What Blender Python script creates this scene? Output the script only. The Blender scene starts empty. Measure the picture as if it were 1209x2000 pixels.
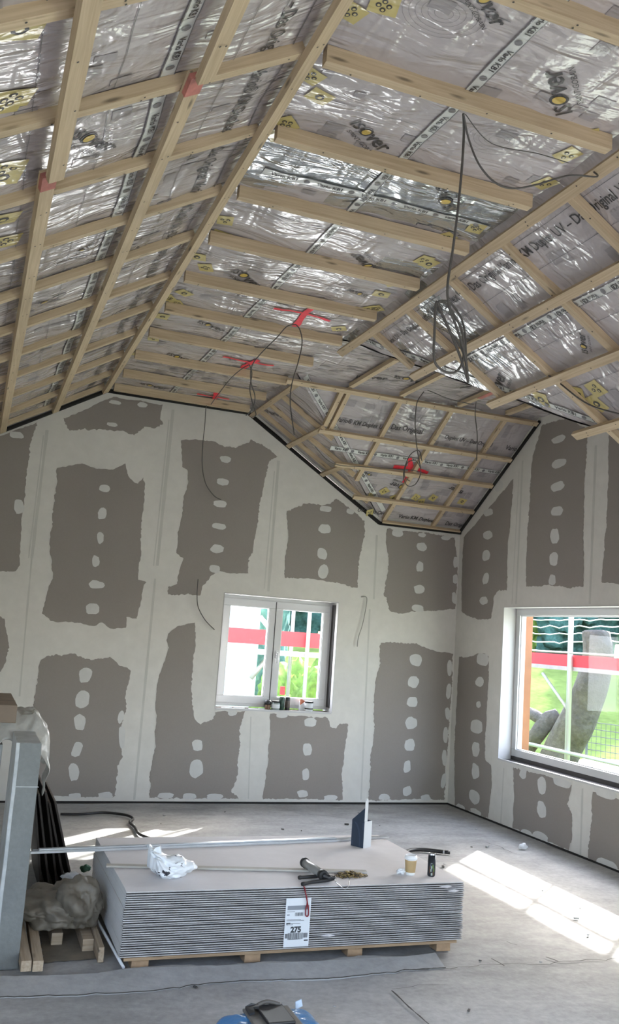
import bpy, bmesh, math, random
from mathutils import Vector, Matrix, noise
random.seed(7)
C = bpy.context.scene.collection
SC = bpy.context.scene
# ---------------------------------------------------------------- camera
YAW, PIT, ROL, FPX, H = 0.35055865, 0.13900351, 0.070675, 1754.02, 1.74
CX, CY = 604.5, 1000.0
fwd = Vector((math.sin(YAW)*math.cos(PIT), math.cos(YAW)*math.cos(PIT), math.sin(PIT)))
r0 = Vector((math.cos(YAW), -math.sin(YAW), 0)); u0 = r0.cross(fwd)
rt = r0*math.cos(ROL)+u0*math.sin(ROL); up = -r0*math.sin(ROL)+u0*math.cos(ROL)
cam_d = bpy.data.cameras.new('camera'); cam = bpy.data.objects.new('camera', cam_d); C.objects.link(cam)
cam.matrix_world = Matrix(((rt.x, up.x, -fwd.x, 0), (rt.y, up.y, -fwd.y, 0), (rt.z, up.z, -fwd.z, H), (0, 0, 0, 1)))
cam_d.sensor_fit = 'HORIZONTAL'; cam_d.sensor_width = 36; cam_d.lens = 36*FPX/1209; cam_d.clip_start = .02; cam_d.clip_end = 300
SC.camera = cam
EYE = Vector((0, 0, H))
def ray(x, y): return rt*((x-CX)/FPX) - up*((y-CY)/FPX) + fwd
def at(x, y, n, d):
    """point where the sight line through photo pixel (x, y) meets the real surface n.p = d"""
    n = Vector(n); D = ray(x, y); return EYE + D*((d-n.dot(EYE))/n.dot(D))
# ---------------------------------------------------------------- world, sun, exposure
SC.view_settings.view_transform = 'Standard'; SC.view_settings.look = 'None'
SC.view_settings.gamma = 1; SC.view_settings.exposure = 0.14
try: SC.view_settings.use_curve_mapping = False
except Exception: pass
W = bpy.data.worlds.new('sky'); SC.world = W; W.use_nodes = True
wn = W.node_tree; wn.nodes.clear()
sky = wn.nodes.new('ShaderNodeTexSky'); sky.sky_type = 'NISHITA'; sky.sun_disc = False
sky.sun_elevation = math.radians(38); sky.sun_rotation = math.radians(50); sky.air_density = 1.0; sky.dust_density = 2.5
bg = wn.nodes.new('ShaderNodeBackground'); bg.inputs[1].default_value = 1.9
wo = wn.nodes.new('ShaderNodeOutputWorld'); wn.links.new(sky.outputs[0], bg.inputs[0]); wn.links.new(bg.outputs[0], wo.inputs[0])
SUN = Vector((1.3, 1.15, 1.0)).normalized()
sd = bpy.data.lights.new('sun', 'SUN'); sd.energy = 30; sd.angle = math.radians(.6); sd.color = (1, .96, .9)
so = bpy.data.objects.new('sun', sd); C.objects.link(so); so.rotation_euler = SUN.to_track_quat('Z', 'Y').to_euler()
def area(name, loc, look, sx, sy, e, col):
    d = bpy.data.lights.new(name, 'AREA'); d.shape = 'RECTANGLE'; d.size = sx; d.size_y = sy; d.energy = e; d.color = col
    o = bpy.data.objects.new(name, d); C.objects.link(o); o.location = loc
    o.rotation_euler = (Vector(loc)-Vector(look)).to_track_quat('Z', 'Y').to_euler(); return o
# area lamps for daylight; rear and side openings unseen, added to light the room
area('added_rear_light', (1.8, -3.7, 2.0), (1.8, -.6, 0), 3.6, .9, 85, (.985, .965, 1))
area('added_left_light', (-.74, 1.9, 1.5), (2, 2.6, 1.2), 2.6, 1.3, 20, (.985, .965, 1))
area('added_right_near_light', (4.42, 1.3, 1.5), (2, 1.9, 1.2), 2.6, 1.3, 20, (.985, .965, 1))
area('window_light_right', (5.62, 6.8, 1.45), (2, 6.6, 1.6), 2.6, 1.4, 46, (.99, .965, 1))
area('window_light_back', (3.14, 9.60, 1.6), (2.6, 4, 1.2), 1.1, 1.05, 46, (.99, .965, 1))
# ---------------------------------------------------------------- helpers
def tag(o, label=None, cat=None, group=None, kind=None):
    if label: o['label'] = label
    if cat: o['category'] = cat
    if group: o['group'] = group
    if kind: o['kind'] = kind
    return o
def obj(name, bm, mats, parent=None, smooth=False, loc=None):
    me = bpy.data.meshes.new(name); bm.to_mesh(me); bm.free()
    for m in (mats if isinstance(mats, (list, tuple)) else [mats]): me.materials.append(m)
    if smooth:
        for p in me.polygons: p.use_smooth = True
    o = bpy.data.objects.new(name, me); C.objects.link(o)
    if parent: o.parent = parent
    if loc is not None: o.location = loc
    return o
def empty(name, loc, rz=0, rot=None):
    o = bpy.data.objects.new(name, None); C.objects.link(o); o.location = loc
    o.rotation_euler = rot if rot else (0, 0, rz); o.empty_display_size = .1; return o
def BM(): return bmesh.new()
def box(bm, a, b, mi=0, M=None, bev=0):
    x0, y0, z0 = a; x1, y1, z1 = b
    vs = [bm.verts.new(v) for v in ((x0,y0,z0),(x1,y0,z0),(x1,y1,z0),(x0,y1,z0),(x0,y0,z1),(x1,y0,z1),(x1,y1,z1),(x0,y1,z1))]
    fs = [bm.faces.new([vs[i] for i in q]) for q in ((0,3,2,1),(4,5,6,7),(0,1,5,4),(1,2,6,5),(2,3,7,6),(3,0,4,7))]
    for f in fs: f.material_index = mi
    if bev:
        es = list({e for f in fs for e in f.edges})
        r = bmesh.ops.bevel(bm, geom=es, offset=bev, segments=2, affect='EDGES', profile=.6)
        vs = list({v for v in r['verts']} | {v for v in vs if v.is_valid})
        for f in r['faces']: f.material_index = mi
    if M is not None:
        for v in vs: v.co = M @ v.co
    return vs
def ngon(bm, pts, mi=0):
    vs = [bm.verts.new(p) for p in pts]
    try:
        f = bm.faces.new(vs); f.material_index = mi; return f
    except Exception: return None
def prism(bm, pts, d, mi=0):
    d = Vector(d); a = [bm.verts.new(p) for p in pts]; b = [bm.verts.new(Vector(p)+d) for p in pts]
    n = len(pts); fs = [bm.faces.new(a), bm.faces.new(b[::-1])]
    for i in range(n): fs.append(bm.faces.new((a[i], b[i], b[(i+1) % n], a[(i+1) % n])))
    for f in fs: f.material_index = mi
def smoothpath(P, n=8):
    P = [Vector(p) for p in P]; out = []
    for i in range(len(P)-1):
        p0 = P[max(i-1, 0)]; p1 = P[i]; p2 = P[i+1]; p3 = P[min(i+2, len(P)-1)]
        for k in range(n):
            t = k/n; out.append(.5*((2*p1)+(p2-p0)*t+(2*p0-5*p1+4*p2-p3)*t*t+(3*p1-p0-3*p2+p3)*t**3))
    out.append(P[-1]); return out
def tube(bm, P, r, seg=8, mi=0, cap=True):
    P = [Vector(p) for p in P]; rings = []; n = len(P)
    ref = Vector((0, 0, 1)) if abs((P[1]-P[0]).normalized().z) < .9 else Vector((1, 0, 0))
    for i, p in enumerate(P):
        t = (P[min(i+1, n-1)]-P[max(i-1, 0)]).normalized()
        a = t.cross(ref)
        if a.length < 1e-4: a = t.orthogonal()
        a.normalize(); b = a.cross(t).normalized(); ref = b
        rr = r[i] if isinstance(r, (list, tuple)) else r
        rings.append([bm.verts.new(p+(a*math.cos(q)+b*math.sin(q))*rr) for q in [2*math.pi*k/seg for k in range(seg)]])
    for i in range(n-1):
        for k in range(seg):
            f = bm.faces.new((rings[i][k], rings[i][(k+1) % seg], rings[i+1][(k+1) % seg], rings[i+1][k])); f.material_index = mi; f.smooth = True
    if cap:
        for q in (rings[0][::-1], rings[-1]):
            f = bm.faces.new(q); f.material_index = mi
def lathe(bm, prof, seg=24, mi=0, M=None):
    rings = []
    for r, z in prof: rings.append([bm.verts.new((r*math.cos(2*math.pi*k/seg), r*math.sin(2*math.pi*k/seg), z)) for k in range(seg)])
    for i in range(len(rings)-1):
        for k in range(seg):
            f = bm.faces.new((rings[i][k], rings[i][(k+1) % seg], rings[i+1][(k+1) % seg], rings[i+1][k])); f.material_index = mi; f.smooth = True
    for q in (rings[0][::-1], rings[-1]):
        f = bm.faces.new(q); f.material_index = mi
    if M is not None:
        for R_ in rings:
            for v in R_: v.co = M @ v.co
def frame_m(o, x, z):
    """matrix with local x along x, local z close to z"""
    x = Vector(x).normalized(); z = Vector(z); y = z.cross(x).normalized(); z = x.cross(y)
    return Matrix(((x.x, y.x, z.x, o[0]), (x.y, y.y, z.y, o[1]), (x.z, y.z, z.z, o[2]), (0, 0, 0, 1)))
# ---------------------------------------------------------------- materials
def mat(name, col, rough=.6, metal=0, spec=.5, nz=None, bump=None, coat=0, coat_r=.1, stretch=(1,1,1), noise2=None, trans=0, alpha=None):
    """nz=(scale, amount) tonal mottling; bump=(scale, strength, distance)"""
    m = bpy.data.materials.new(name); m.use_nodes = True; N = m.node_tree.nodes; L = m.node_tree.links
    b = N['Principled BSDF']; b.inputs['Base Color'].default_value = (*col, 1); b.inputs['Roughness'].default_value = rough
    b.inputs['Metallic'].default_value = metal; b.inputs['Specular IOR Level'].default_value = spec
    b.inputs['Coat Weight'].default_value = coat; b.inputs['Coat Roughness'].default_value = coat_r
    b.inputs['Transmission Weight'].default_value = trans
    if alpha is not None: b.inputs['Alpha'].default_value = alpha
    tc = N.new('ShaderNodeTexCoord'); mp = N.new('ShaderNodeMapping'); mp.inputs['Scale'].default_value = stretch
    L.new(tc.outputs['Object'], mp.inputs[0])
    last = None
    for spec_ in (nz, noise2):
        if not spec_: continue
        t = N.new('ShaderNodeTexNoise'); t.inputs['Scale'].default_value = spec_[0]; t.inputs['Detail'].default_value = 7; t.inputs['Roughness'].default_value = .62
        L.new(mp.outputs[0], t.inputs[0])
        r = N.new('ShaderNodeMapRange'); r.inputs[1].default_value = .3; r.inputs[2].default_value = .7
        r.inputs[3].default_value = 1-spec_[1]; r.inputs[4].default_value = 1+spec_[1]; L.new(t.outputs[0], r.inputs[0])
        mx = N.new('ShaderNodeVectorMath'); mx.operation = 'SCALE'
        if last is None: mx.inputs[0].default_value = col
        else: L.new(last, mx.inputs[0])
        L.new(r.outputs[0], mx.inputs['Scale']); last = mx.outputs[0]
    if last is not None: L.new(last, b.inputs['Base Color'])
    if bump:
        t = N.new('ShaderNodeTexNoise'); t.inputs['Scale'].default_value = bump[0]; t.inputs['Detail'].default_value = 6
        L.new(mp.outputs[0], t.inputs[0]); bp = N.new('ShaderNodeBump'); bp.inputs['Strength'].default_value = bump[1]; bp.inputs['Distance'].default_value = bump[2]
        L.new(t.outputs[0], bp.inputs['Height']); L.new(bp.outputs[0], b.inputs['Normal'])
    return m
def wood(name, c1, c2, rough=.65):
    m = bpy.data.materials.new(name); m.use_nodes = True; N = m.node_tree.nodes; L = m.node_tree.links; b = N['Principled BSDF']
    b.inputs['Roughness'].default_value = rough
    tc = N.new('ShaderNodeTexCoord'); oi = N.new('ShaderNodeObjectInfo'); ad = N.new('ShaderNodeVectorMath'); ad.operation = 'MULTIPLY_ADD'
    cb = N.new('ShaderNodeCombineXYZ'); L.new(oi.outputs['Random'], cb.inputs[0]); L.new(oi.outputs['Random'], cb.inputs[1])
    ad.inputs[1].default_value = (17, 9, 5); L.new(cb.outputs[0], ad.inputs[0]); L.new(tc.outputs['Object'], ad.inputs[2])
    mp = N.new('ShaderNodeMapping'); mp.inputs['Scale'].default_value = (.9, 22, 22); L.new(ad.outputs[0], mp.inputs[0])
    n1 = N.new('ShaderNodeTexNoise'); n1.inputs['Scale'].default_value = 3.2; n1.inputs['Detail'].default_value = 5; n1.inputs['Distortion'].default_value = .6; L.new(mp.outputs[0], n1.inputs[0])
    n2 = N.new('ShaderNodeTexNoise'); n2.inputs['Scale'].default_value = 1.6; L.new(ad.outputs[0], n2.inputs[0])
    rp = N.new('ShaderNodeValToRGB'); rp.color_ramp.elements[0].position = .35; rp.color_ramp.elements[0].color = (*c2, 1); rp.color_ramp.elements[1].position = .68; rp.color_ramp.elements[1].color = (*c1, 1)
    L.new(n1.outputs[0], rp.inputs[0])
    mp2 = N.new('ShaderNodeMapping'); mp2.inputs['Scale'].default_value = (3.2, 16, 16); L.new(ad.outputs[0], mp2.inputs[0])
    vo = N.new('ShaderNodeTexVoronoi'); vo.inputs['Scale'].default_value = 1.0; L.new(mp2.outputs[0], vo.inputs[0])
    kr = N.new('ShaderNodeMapRange'); kr.inputs[1].default_value = .06; kr.inputs[2].default_value = .17; kr.inputs[3].default_value = .38; kr.inputs[4].default_value = 1; L.new(vo.outputs[0], kr.inputs[0])
    r2 = N.new('ShaderNodeMapRange'); r2.inputs[3].default_value = .78; r2.inputs[4].default_value = 1.2; L.new(n2.outputs[0], r2.inputs[0])
    mu = N.new('ShaderNodeMath'); mu.operation = 'MULTIPLY'; L.new(kr.outputs[0], mu.inputs[0]); L.new(r2.outputs[0], mu.inputs[1])
    sc = N.new('ShaderNodeVectorMath'); sc.operation = 'SCALE'; L.new(rp.outputs[0], sc.inputs[0]); L.new(mu.outputs[0], sc.inputs['Scale']); L.new(sc.outputs[0], b.inputs['Base Color'])
    bp = N.new('ShaderNodeBump'); bp.inputs['Strength'].default_value = .25; bp.inputs['Distance'].default_value = .002; L.new(n1.outputs[0], bp.inputs['Height']); L.new(bp.outputs[0], b.inputs['Normal'])
    return m
def foil(name, col, rough=.34, metal=.0, mott=.12, coat=.8, strength=1.0):
    """crinkled metallised film; wrinkles come from bump only"""
    m = bpy.data.materials.new(name); m.use_nodes = True; N = m.node_tree.nodes; L = m.node_tree.links; b = N['Principled BSDF']
    b.inputs['Roughness'].default_value = rough; b.inputs['Metallic'].default_value = metal; b.inputs['Coat Weight'].default_value = coat; b.inputs['Coat Roughness'].default_value = .13
    tc = N.new('ShaderNodeTexCoord')
    def nz(scale, st, detail=5, dist=0, typ=None):
        mp = N.new('ShaderNodeMapping'); mp.inputs['Scale'].default_value = st; L.new(tc.outputs['Object'], mp.inputs[0])
        t = N.new('ShaderNodeTexNoise'); t.inputs['Scale'].default_value = scale; t.inputs['Detail'].default_value = detail; t.inputs['Distortion'].default_value = dist
        if typ: 
            try: t.noise_type = typ
            except Exception: pass
        L.new(mp.outputs[0], t.inputs[0]); return t.outputs[0]
    a = nz(1.0, (7, 1.5, 3), 2.2, 1.8, 'RIDGED_MULTIFRACTAL'); c = nz(1.0, (2.2, 7, 4), 2.5, 1.6); d = nz(30, (1, 1, 1), 2, .6); e = nz(1.1, (1, 1, 1), 3)
    s1 = N.new('ShaderNodeMath'); s1.operation = 'MULTIPLY_ADD'; L.new(a, s1.inputs[0]); s1.inputs[1].default_value = .42; L.new(c, s1.inputs[2])
    s2 = N.new('ShaderNodeMath'); s2.operation = 'MULTIPLY_ADD'; L.new(d, s2.inputs[0]); s2.inputs[1].default_value = .06; L.new(s1.outputs[0], s2.inputs[2])
    bp = N.new('ShaderNodeBump'); bp.inputs['Strength'].default_value = strength; bp.inputs['Distance'].default_value = .022; L.new(s2.outputs[0], bp.inputs['Height'])
    L.new(bp.outputs[0], b.inputs['Normal']); L.new(bp.outputs[0], b.inputs['Coat Normal'])
    r = N.new('ShaderNodeMapRange'); r.inputs[1].default_value = .3; r.inputs[2].default_value = .7; r.inputs[3].default_value = 1-mott; r.inputs[4].default_value = 1+mott; L.new(e, r.inputs[0])
    sc = N.new('ShaderNodeVectorMath'); sc.operation = 'SCALE'; sc.inputs[0].default_value = col; L.new(r.outputs[0], sc.inputs['Scale']); L.new(sc.outputs[0], b.inputs['Base Color'])
    return m
M_FILL = mat('joint_compound', (.61, .59, .55), .75, nz=(1.3, .05), noise2=(9, .04), bump=(26, .18, .004))
M_FILL2 = mat('joint_compound_spot', (.57, .56, .54), .75, nz=(6, .06), bump=(40, .3, .004))
M_BOARD = mat('grey_plasterboard', (.262, .232, .212), .8, nz=(1.2, .04), noise2=(70, .03))
M_SEAM = mat('seam_line', (.50, .49, .455), .8, nz=(4, .06))
M_BLACK = mat('black_gap', (.012, .011, .010), .9)
M_FOIL = foil('vapour_film', (.46, .42, .42), .27)
M_FOILS = foil('silver_film', (.50, .52, .53), .22, .75, .2, .6, 1.2)
M_FSQ = foil('film_grey_square', (.31, .285, .29), .4)
M_FLINE = foil('film_grey_line', (.17, .165, .17), .45)
M_INK = foil('film_print', (.05, .047, .047), .45, coat=.3)
M_YEL = foil('yellow_sticker', (.52, .43, .16), .45, strength=.5)
M_YEL2 = foil('yellow_letter', (.60, .42, .08), .45)
M_TAPE = foil('white_tape', (.62, .63, .60), .4, strength=.5)
M_RED = mat('red_spray_paint', (.80, .035, .06), .6, nz=(20, .15))
M_WOOD = wood('pine_batten', (.58, .46, .31), (.46, .35, .22))
M_WOODR = mat('red_marked_pine', (.46, .17, .14), .7, nz=(9, .35))
M_NAIL = mat('nail_head', (.05, .045, .04), .5, metal=.4)
M_PVC = mat('white_window_frame', (.60, .60, .61), .3, coat=.2)
M_REV = mat('white_reveal', (.52, .51, .51), .7, nz=(5, .03))
M_GASK = mat('dark_gasket', (.05, .045, .045), .7)
M_CABLE = mat('grey_cable', (.085, .08, .075), .5)
M_CABLE2 = mat('light_grey_cable', (.26, .25, .235), .5)
M_BLK = mat('black_rubber', (.014, .014, .015), .45)
# thin glass: mostly see-through, a little mirror
M_GLASS = bpy.data.materials.new('thin_glass'); M_GLASS.use_nodes = True
_N = M_GLASS.node_tree.nodes; _L = M_GLASS.node_tree.links; _N.clear()
_o = _N.new('ShaderNodeOutputMaterial'); _mx = _N.new('ShaderNodeMixShader'); _t = _N.new('ShaderNodeBsdfTransparent'); _g = _N.new('ShaderNodeBsdfGlossy'); _g.inputs['Roughness'].default_value = .02
_t.inputs[0].default_value = (.95, .97, .97, 1); _mx.inputs[0].default_value = .014
_L.new(_t.outputs[0], _mx.inputs[1]); _L.new(_g.outputs[0], _mx.inputs[2]); _L.new(_mx.outputs[0], _o.inputs[0])
def concrete():
    m = bpy.data.materials.new('dusty_concrete'); m.use_nodes = True; N = m.node_tree.nodes; L = m.node_tree.links; b = N['Principled BSDF']; b.inputs['Roughness'].default_value = .72
    tc = N.new('ShaderNodeTexCoord')
    def nz(s, st=(1, 1, 1), det=8, dis=0):
        mp = N.new('ShaderNodeMapping'); mp.inputs['Scale'].default_value = st; L.new(tc.outputs['Object'], mp.inputs[0])
        t = N.new('ShaderNodeTexNoise'); t.inputs['Scale'].default_value = s; t.inputs['Detail'].default_value = det; t.inputs['Roughness'].default_value = .65; t.inputs['Distortion'].default_value = dis; L.new(mp.outputs[0], t.inputs[0]); return t.outputs[0]
    a = nz(.75, (1, 1, 1), 8, .8); c = nz(2.6, (1, 2.2, 1), 8, .4); d = nz(26); e = nz(9, (1, 1, 1), 4)
    r = N.new('ShaderNodeValToRGB'); el = r.color_ramp.elements; el[0].position = .36; el[0].color = (.235, .232, .225, 1); el[1].position = .65; el[1].color = (.44, .435, .42, 1)
    k = r.color_ramp.elements.new(.5); k.color = (.34, .335, .325, 1)
    mm = N.new('ShaderNodeMath'); mm.operation = 'MULTIPLY_ADD'; L.new(a, mm.inputs[0]); mm.inputs[1].default_value = .55
    m2 = N.new('ShaderNodeMath'); m2.operation = 'MULTIPLY'; L.new(c, m2.inputs[0]); m2.inputs[1].default_value = .45; L.new(m2.outputs[0], mm.inputs[2]); L.new(mm.outputs[0], r.inputs[0])
    q = N.new('ShaderNodeMapRange'); q.inputs[1].default_value = .3; q.inputs[2].default_value = .7; q.inputs[3].default_value = .84; q.inputs[4].default_value = 1.12; L.new(d, q.inputs[0])
    sc = N.new('ShaderNodeVectorMath'); sc.operation = 'SCALE'; L.new(r.outputs[0], sc.inputs[0]); L.new(q.outputs[0], sc.inputs['Scale']); L.new(sc.outputs[0], b.inputs['Base Color'])
    bp = N.new('ShaderNodeBump'); bp.inputs['Strength'].default_value = .35; bp.inputs['Distance'].default_value = .012; L.new(e, bp.inputs['Height']); L.new(bp.outputs[0], b.inputs['Normal'])
    return m
M_CONC = concrete()
M_CONC2 = mat('rough_grey_concrete', (.34, .34, .335), .8, nz=(2.2, .16), noise2=(18, .10), bump=(14, .6, .01))
M_CRACK = mat('crack_dark', (.07, .066, .06), .9)
# ---------------------------------------------------------------- room geometry (metres)
YB, XR, ZF = 9.22, 5.27, 4.09           # back wall, right wall, flat ceiling
XL, XF0, XF1 = -0.62, 1.06, 2.58        # left eave, flat from/to
SL, SR = .59, .628
YC0, YC1 = 6.60, 7.68                   # cross gable flat from/to
SFAR, SNEAR = 1.03/1.54, 1.03/1.85
XE, ZE, YN = 4.22, 3.06, 4.75           # main eave x, eave z, near eave of the cross gable
YREAR = -4.0
P_FLAT = ((0, 0, 1), ZF); P_L = ((-SL, 0, 1), ZF-SL*XF0); P_R = ((SR, 0, 1), ZF+SR*XF1); P_FAR = ((0, SFAR, 1), ZF+SFAR*YC1); P_FL = ((0, 0, 1), 0)
def off(P, d): n = Vector(P[0]); return (P[0], P[1]+d*n.length)
OFF = .080
def zl(x): return ZF-SL*(XF0-x) if x < XF0 else (ZF if x < XF1 else max(ZE, ZF-SR*(x-XF1)))
# --- floor
bm = BM(); ngon(bm, [(XL-.3, YREAR-.3, 0), (XR+.3, YREAR-.3, 0), (XR+.3, YB+.3, 0), (XL-.3, YB+.3, 0)])
bmesh.ops.subdivide_edges(bm, edges=bm.edges[:], cuts=60, use_grid_fill=True)
for v in bm.verts: v.co.z = -.006 + .006*noise.noise(Vector((v.co.x*1.3, v.co.y*1.3, 3)))
box(bm, (XL-.3, YREAR-.3, -.3), (XR+.3, YB+.3, -.02))
# cracks and joints: thin dark lines in the slab, debris crumbs
def crack(pts, w, jit=.012):
    P = []
    for i in range(len(pts)-1):
        a, b_ = Vector(pts[i]), Vector(pts[i+1]); n = max(2, int((b_-a).length/.05))
        for k in range(n): P.append(a.lerp(b_, k/n)+Vector((random.uniform(-jit, jit), random.uniform(-jit, jit), 0)))
    P.append(Vector(pts[-1])); L_, R_ = [], []
    for i, p in enumerate(P):
        t = (P[min(i+1, len(P)-1)]-P[max(0, i-1)]); n = Vector((-t.y, t.x, 0)).normalized(); ww = w*random.uniform(.4, 1.2)
        L_.append(p+n*ww); R_.append(p-n*ww)
    for i in range(len(P)-1): ngon(bm, [L_[i], R_[i], R_[i+1], L_[i+1]], 1)
def fl(x, y, z=.002): p = at(x, y, *P_FL); return (p.x, p.y, z)
crack([fl(765, 1935), fl(800, 1968), fl(840, 2003)], .005, .002)
crack([fl(810, 1893), fl(900, 1890), fl(960, 1884), fl(1040, 1884), fl(1100, 1880), fl(1209, 1872)], .004, .02)
crack([fl(985, 1838), fl(1010, 1846)], .003); crack([fl(1065, 1868), fl(1090, 1878)], .006)
crack([fl(960, 1873), fl(985, 1887)], .004); crack([fl(760, 1932), fl(820, 1922), fl(870, 1924)], .003, .02)
crack([fl(600, 1590), fl(700, 1600)], .003, .02); crack([fl(950, 1645), fl(1010, 1668)], .003, .02)
tag(obj('floor', bm, [M_CONC, M_CRACK]), kind='structure')
# raised rough strip where a wall used to stand
bm = BM(); top, bot = [], []
TP = [(-60, 1906), (20, 1906), (90, 1905), (180, 1901), (260, 1890), (340, 1884), (420, 1886), (520, 1878), (620, 1877), (700, 1866), (790, 1868), (860, 1860)]
BP = [(-60, 1951), (40, 1947), (150, 1944), (300, 1936), (400, 1922), (480, 1916), (560, 1914), (640, 1912), (740, 1902), (800, 1895), (880, 1890)]
def rline(P, z, seed):
    out = []
    for i in range(len(P)-1):
        for k in range(8):
            t = k/8; x = P[i][0]*(1-t)+P[i+1][0]*t; y = P[i][1]*(1-t)+P[i+1][1]*t; q = at(x, y, (0, 0, 1), z)
            out.append(q+Vector((0, .018*noise.noise(Vector((x*.05, seed, 0))), 0)))
    return out
A = rline(TP, .024, 1); B = rline(BP, -.002, 5)
ring = A+B[::-1]
f = ngon(bm, ring); r = bmesh.ops.extrude_face_region(bm, geom=[f])
for v in r['geom']:
    if isinstance(v, bmesh.types.BMVert): v.co.z = -.01
for i in range(len(B)-1): ngon(bm, [B[i]+Vector((0, -.007, .0035)), B[i+1]+Vector((0, -.007, .0035)), B[i+1]+Vector((0, .001, .0045)), B[i]+Vector((0, .001, .0045))], 1)
tag(obj('trim_1', bm, [M_CONC2, M_CRACK]), kind='structure')
# --- filler outlines
def fractal(pts, step, amp, nrm, seed):
    """resample a closed 3-D outline and roughen it like a trowelled edge"""
    out = []; n = len(pts); nrm = Vector(nrm)
    for i in range(n):
        a, b_ = pts[i], pts[(i+1) % n]; L_ = (b_-a).length; k = max(1, int(L_/step)); d = (b_-a)/max(L_, 1e-6); s = d.cross(nrm)
        for j in range(k):
            p = a.lerp(b_, j/k); q = p*7+Vector((seed, 0, 0))
            w = noise.noise(q)*1.0+noise.noise(q*4)*.7+(noise.noise(q*14)*.9 if noise.noise(p*2.3+Vector((seed, 9, 1))) > .05 else 0)
            out.append(p+s*w*amp)
    return out
def spot(bm, P, px, nrm, ax, w, h_, z, mi, seed):
    random.seed(seed); c = at(*px, *P); s = (c-EYE).dot(fwd)/FPX
    nrm = Vector(nrm); e1 = ax; e2 = Vector((0, 0, 1)); sx = w*s/max(.25, abs(ax.dot(rt))); sy = h_*s
    k = random.uniform(-.5, .5); n = 16; pts = []
    for i in range(n):
        a = 2*math.pi*i/n; r = 1+.22*noise.noise(Vector((math.cos(a)*1.3, math.sin(a)*1.3, seed)))+random.uniform(-.05, .05)
        x = math.copysign(abs(math.cos(a))**.8, math.cos(a))*sx*r; y = math.copysign(abs(math.sin(a))**.85, math.sin(a))*sy*r
        pts.append(c+e1*(x+k*y*.3)+e2*y+nrm*z)
    ngon(bm, pts, mi)
# --- back wall
P_B = ((0, 1, 0), YB)
WX0, WX1, WZ0, WZ1 = 2.485, 3.79, .95, 2.15
bm = BM()
def strip(x0, x1, z0=None, z1=None):
    xs = sorted({x0, x1} | {x for x in (XF0, XF1, XE) if x0 < x < x1})
    topp = [(x, YB, (zl(x)+.15) if z1 is None else z1) for x in xs]
    prism(bm, [(x0, YB, z0 or 0), (x1, YB, z0 or 0)]+topp[::-1], (0, .26, 0))
strip(XL-.3, WX0); strip(WX1, XR+.3); strip(WX0, WX1, 0, WZ0); strip(WX0, WX1, WZ1, None)
isl = [
 [(-90,850),(0,853),(74,822),(64,850),(60,870),(54,905),(51,945),(46,990),(42,1020),(40,1060),(39,1105),(30,1116),(0,1116),(-90,1118)],
 [(-90,1200),(0,1205),(9,1208),(13,1235),(17,1265),(12,1290),(0,1311),(-90,1330)],
 [(124,817),(170,797),(222,772),(262,780),(318,790),(314,805),(312,818),(318,828),(302,838),(285,833),(270,846),(262,850),(240,842),(200,840),(160,838),(135,841),(128,828)],
 [(111,915),(125,911),(160,905),(190,915),(220,917),(245,905),(250,930),(262,943),(270,945),(281,930),(283,955),(277,1020),(275,1080),(270,1132),(286,1137),(280,1145),(267,1210),(248,1205),(246,1225),(215,1227),(200,1217),(185,1222),(140,1215),(100,1212),(82,1198),(95,1150),(104,1130),(98,1080),(100,1020),(107,965),(112,940)],
 [(354,860),(380,858),(415,860),(435,872),(460,876),(488,864),(490,858),(511,868),(543,892),(526,900),(515,945),(506,1000),(503,1020),(496,1060),(493,1080),(485,1090),(485,1119),(450,1119),(430,1116),(412,1125),(396,1145),(391,1163),(328,1161),(328,1145),(346,1140),(351,1115),(358,1090),(345,1080),(348,1040),(356,1005),(358,970),(368,945),(366,920),(355,912)],
 [(560,998),(583,989),(604,984),(628,986),(645,984),(657,974),(680,990),(713,1018),(712,1040),(701,1091),(698,1147),(688,1147),(660,1139),(630,1133),(600,1131),(556,1128),(557,1095),(563,1050),(560,1010)],
 [(756,1033),(820,1038),(889,1049),(893,1100),(891,1150),(889,1190),(880,1190),(842,1192),(800,1194),(778,1198),(761,1193),(756,1167),(749,1164),(754,1131),(759,1091),(754,1060)],
 [(744,1256),(776,1255),(816,1258),(842,1268),(885,1277),(882,1333),(877,1408),(872,1470),(867,1562),(719,1562),(721,1530),(723,1480),(730,1430),(729,1390),(733,1340),(736,1320),(741,1300)],
 [(528,1394),(560,1397),(600,1399),(640,1400),(645,1418),(655,1421),(663,1412),(680,1414),(676,1440),(673,1470),(668,1510),(669,1561),(512,1560),(517,1530),(522,1490),(527,1440)],
 [(80,1290),(95,1281),(108,1279),(145,1279),(180,1289),(215,1282),(235,1300),(255,1310),(252,1332),(245,1355),(245,1390),(235,1425),(235,1450),(240,1480),(230,1495),(228,1520),(226,1556),(20,1556),(40,1500),(64,1460),(64,1400),(72,1330),(76,1300)],
 [(328,1237),(350,1222),(381,1216),(381,1250),(377,1300),(374,1345),(376,1385),(380,1405),(392,1415),(400,1410),(418,1404),(420,1390),(480,1388),(477,1400),(470,1420),(466,1480),(462,1525),(453,1545),(466,1560),(290,1559),(295,1500),(303,1460),(305,1420),(304,1375),(310,1320),(320,1295),(330,1265),(325,1250)],
]
for i, I in enumerate(isl):
    pts = [at(x, y, *P_B) for x, y in I]
    pts = [Vector((p.x, YB-.0016-.00005*i, max(.02, min(p.z, zl(p.x)-.03)))) for p in pts]
    ngon(bm, fractal(pts, .014, .014, (0, 1, 0), i*3.1), 1)
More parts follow.
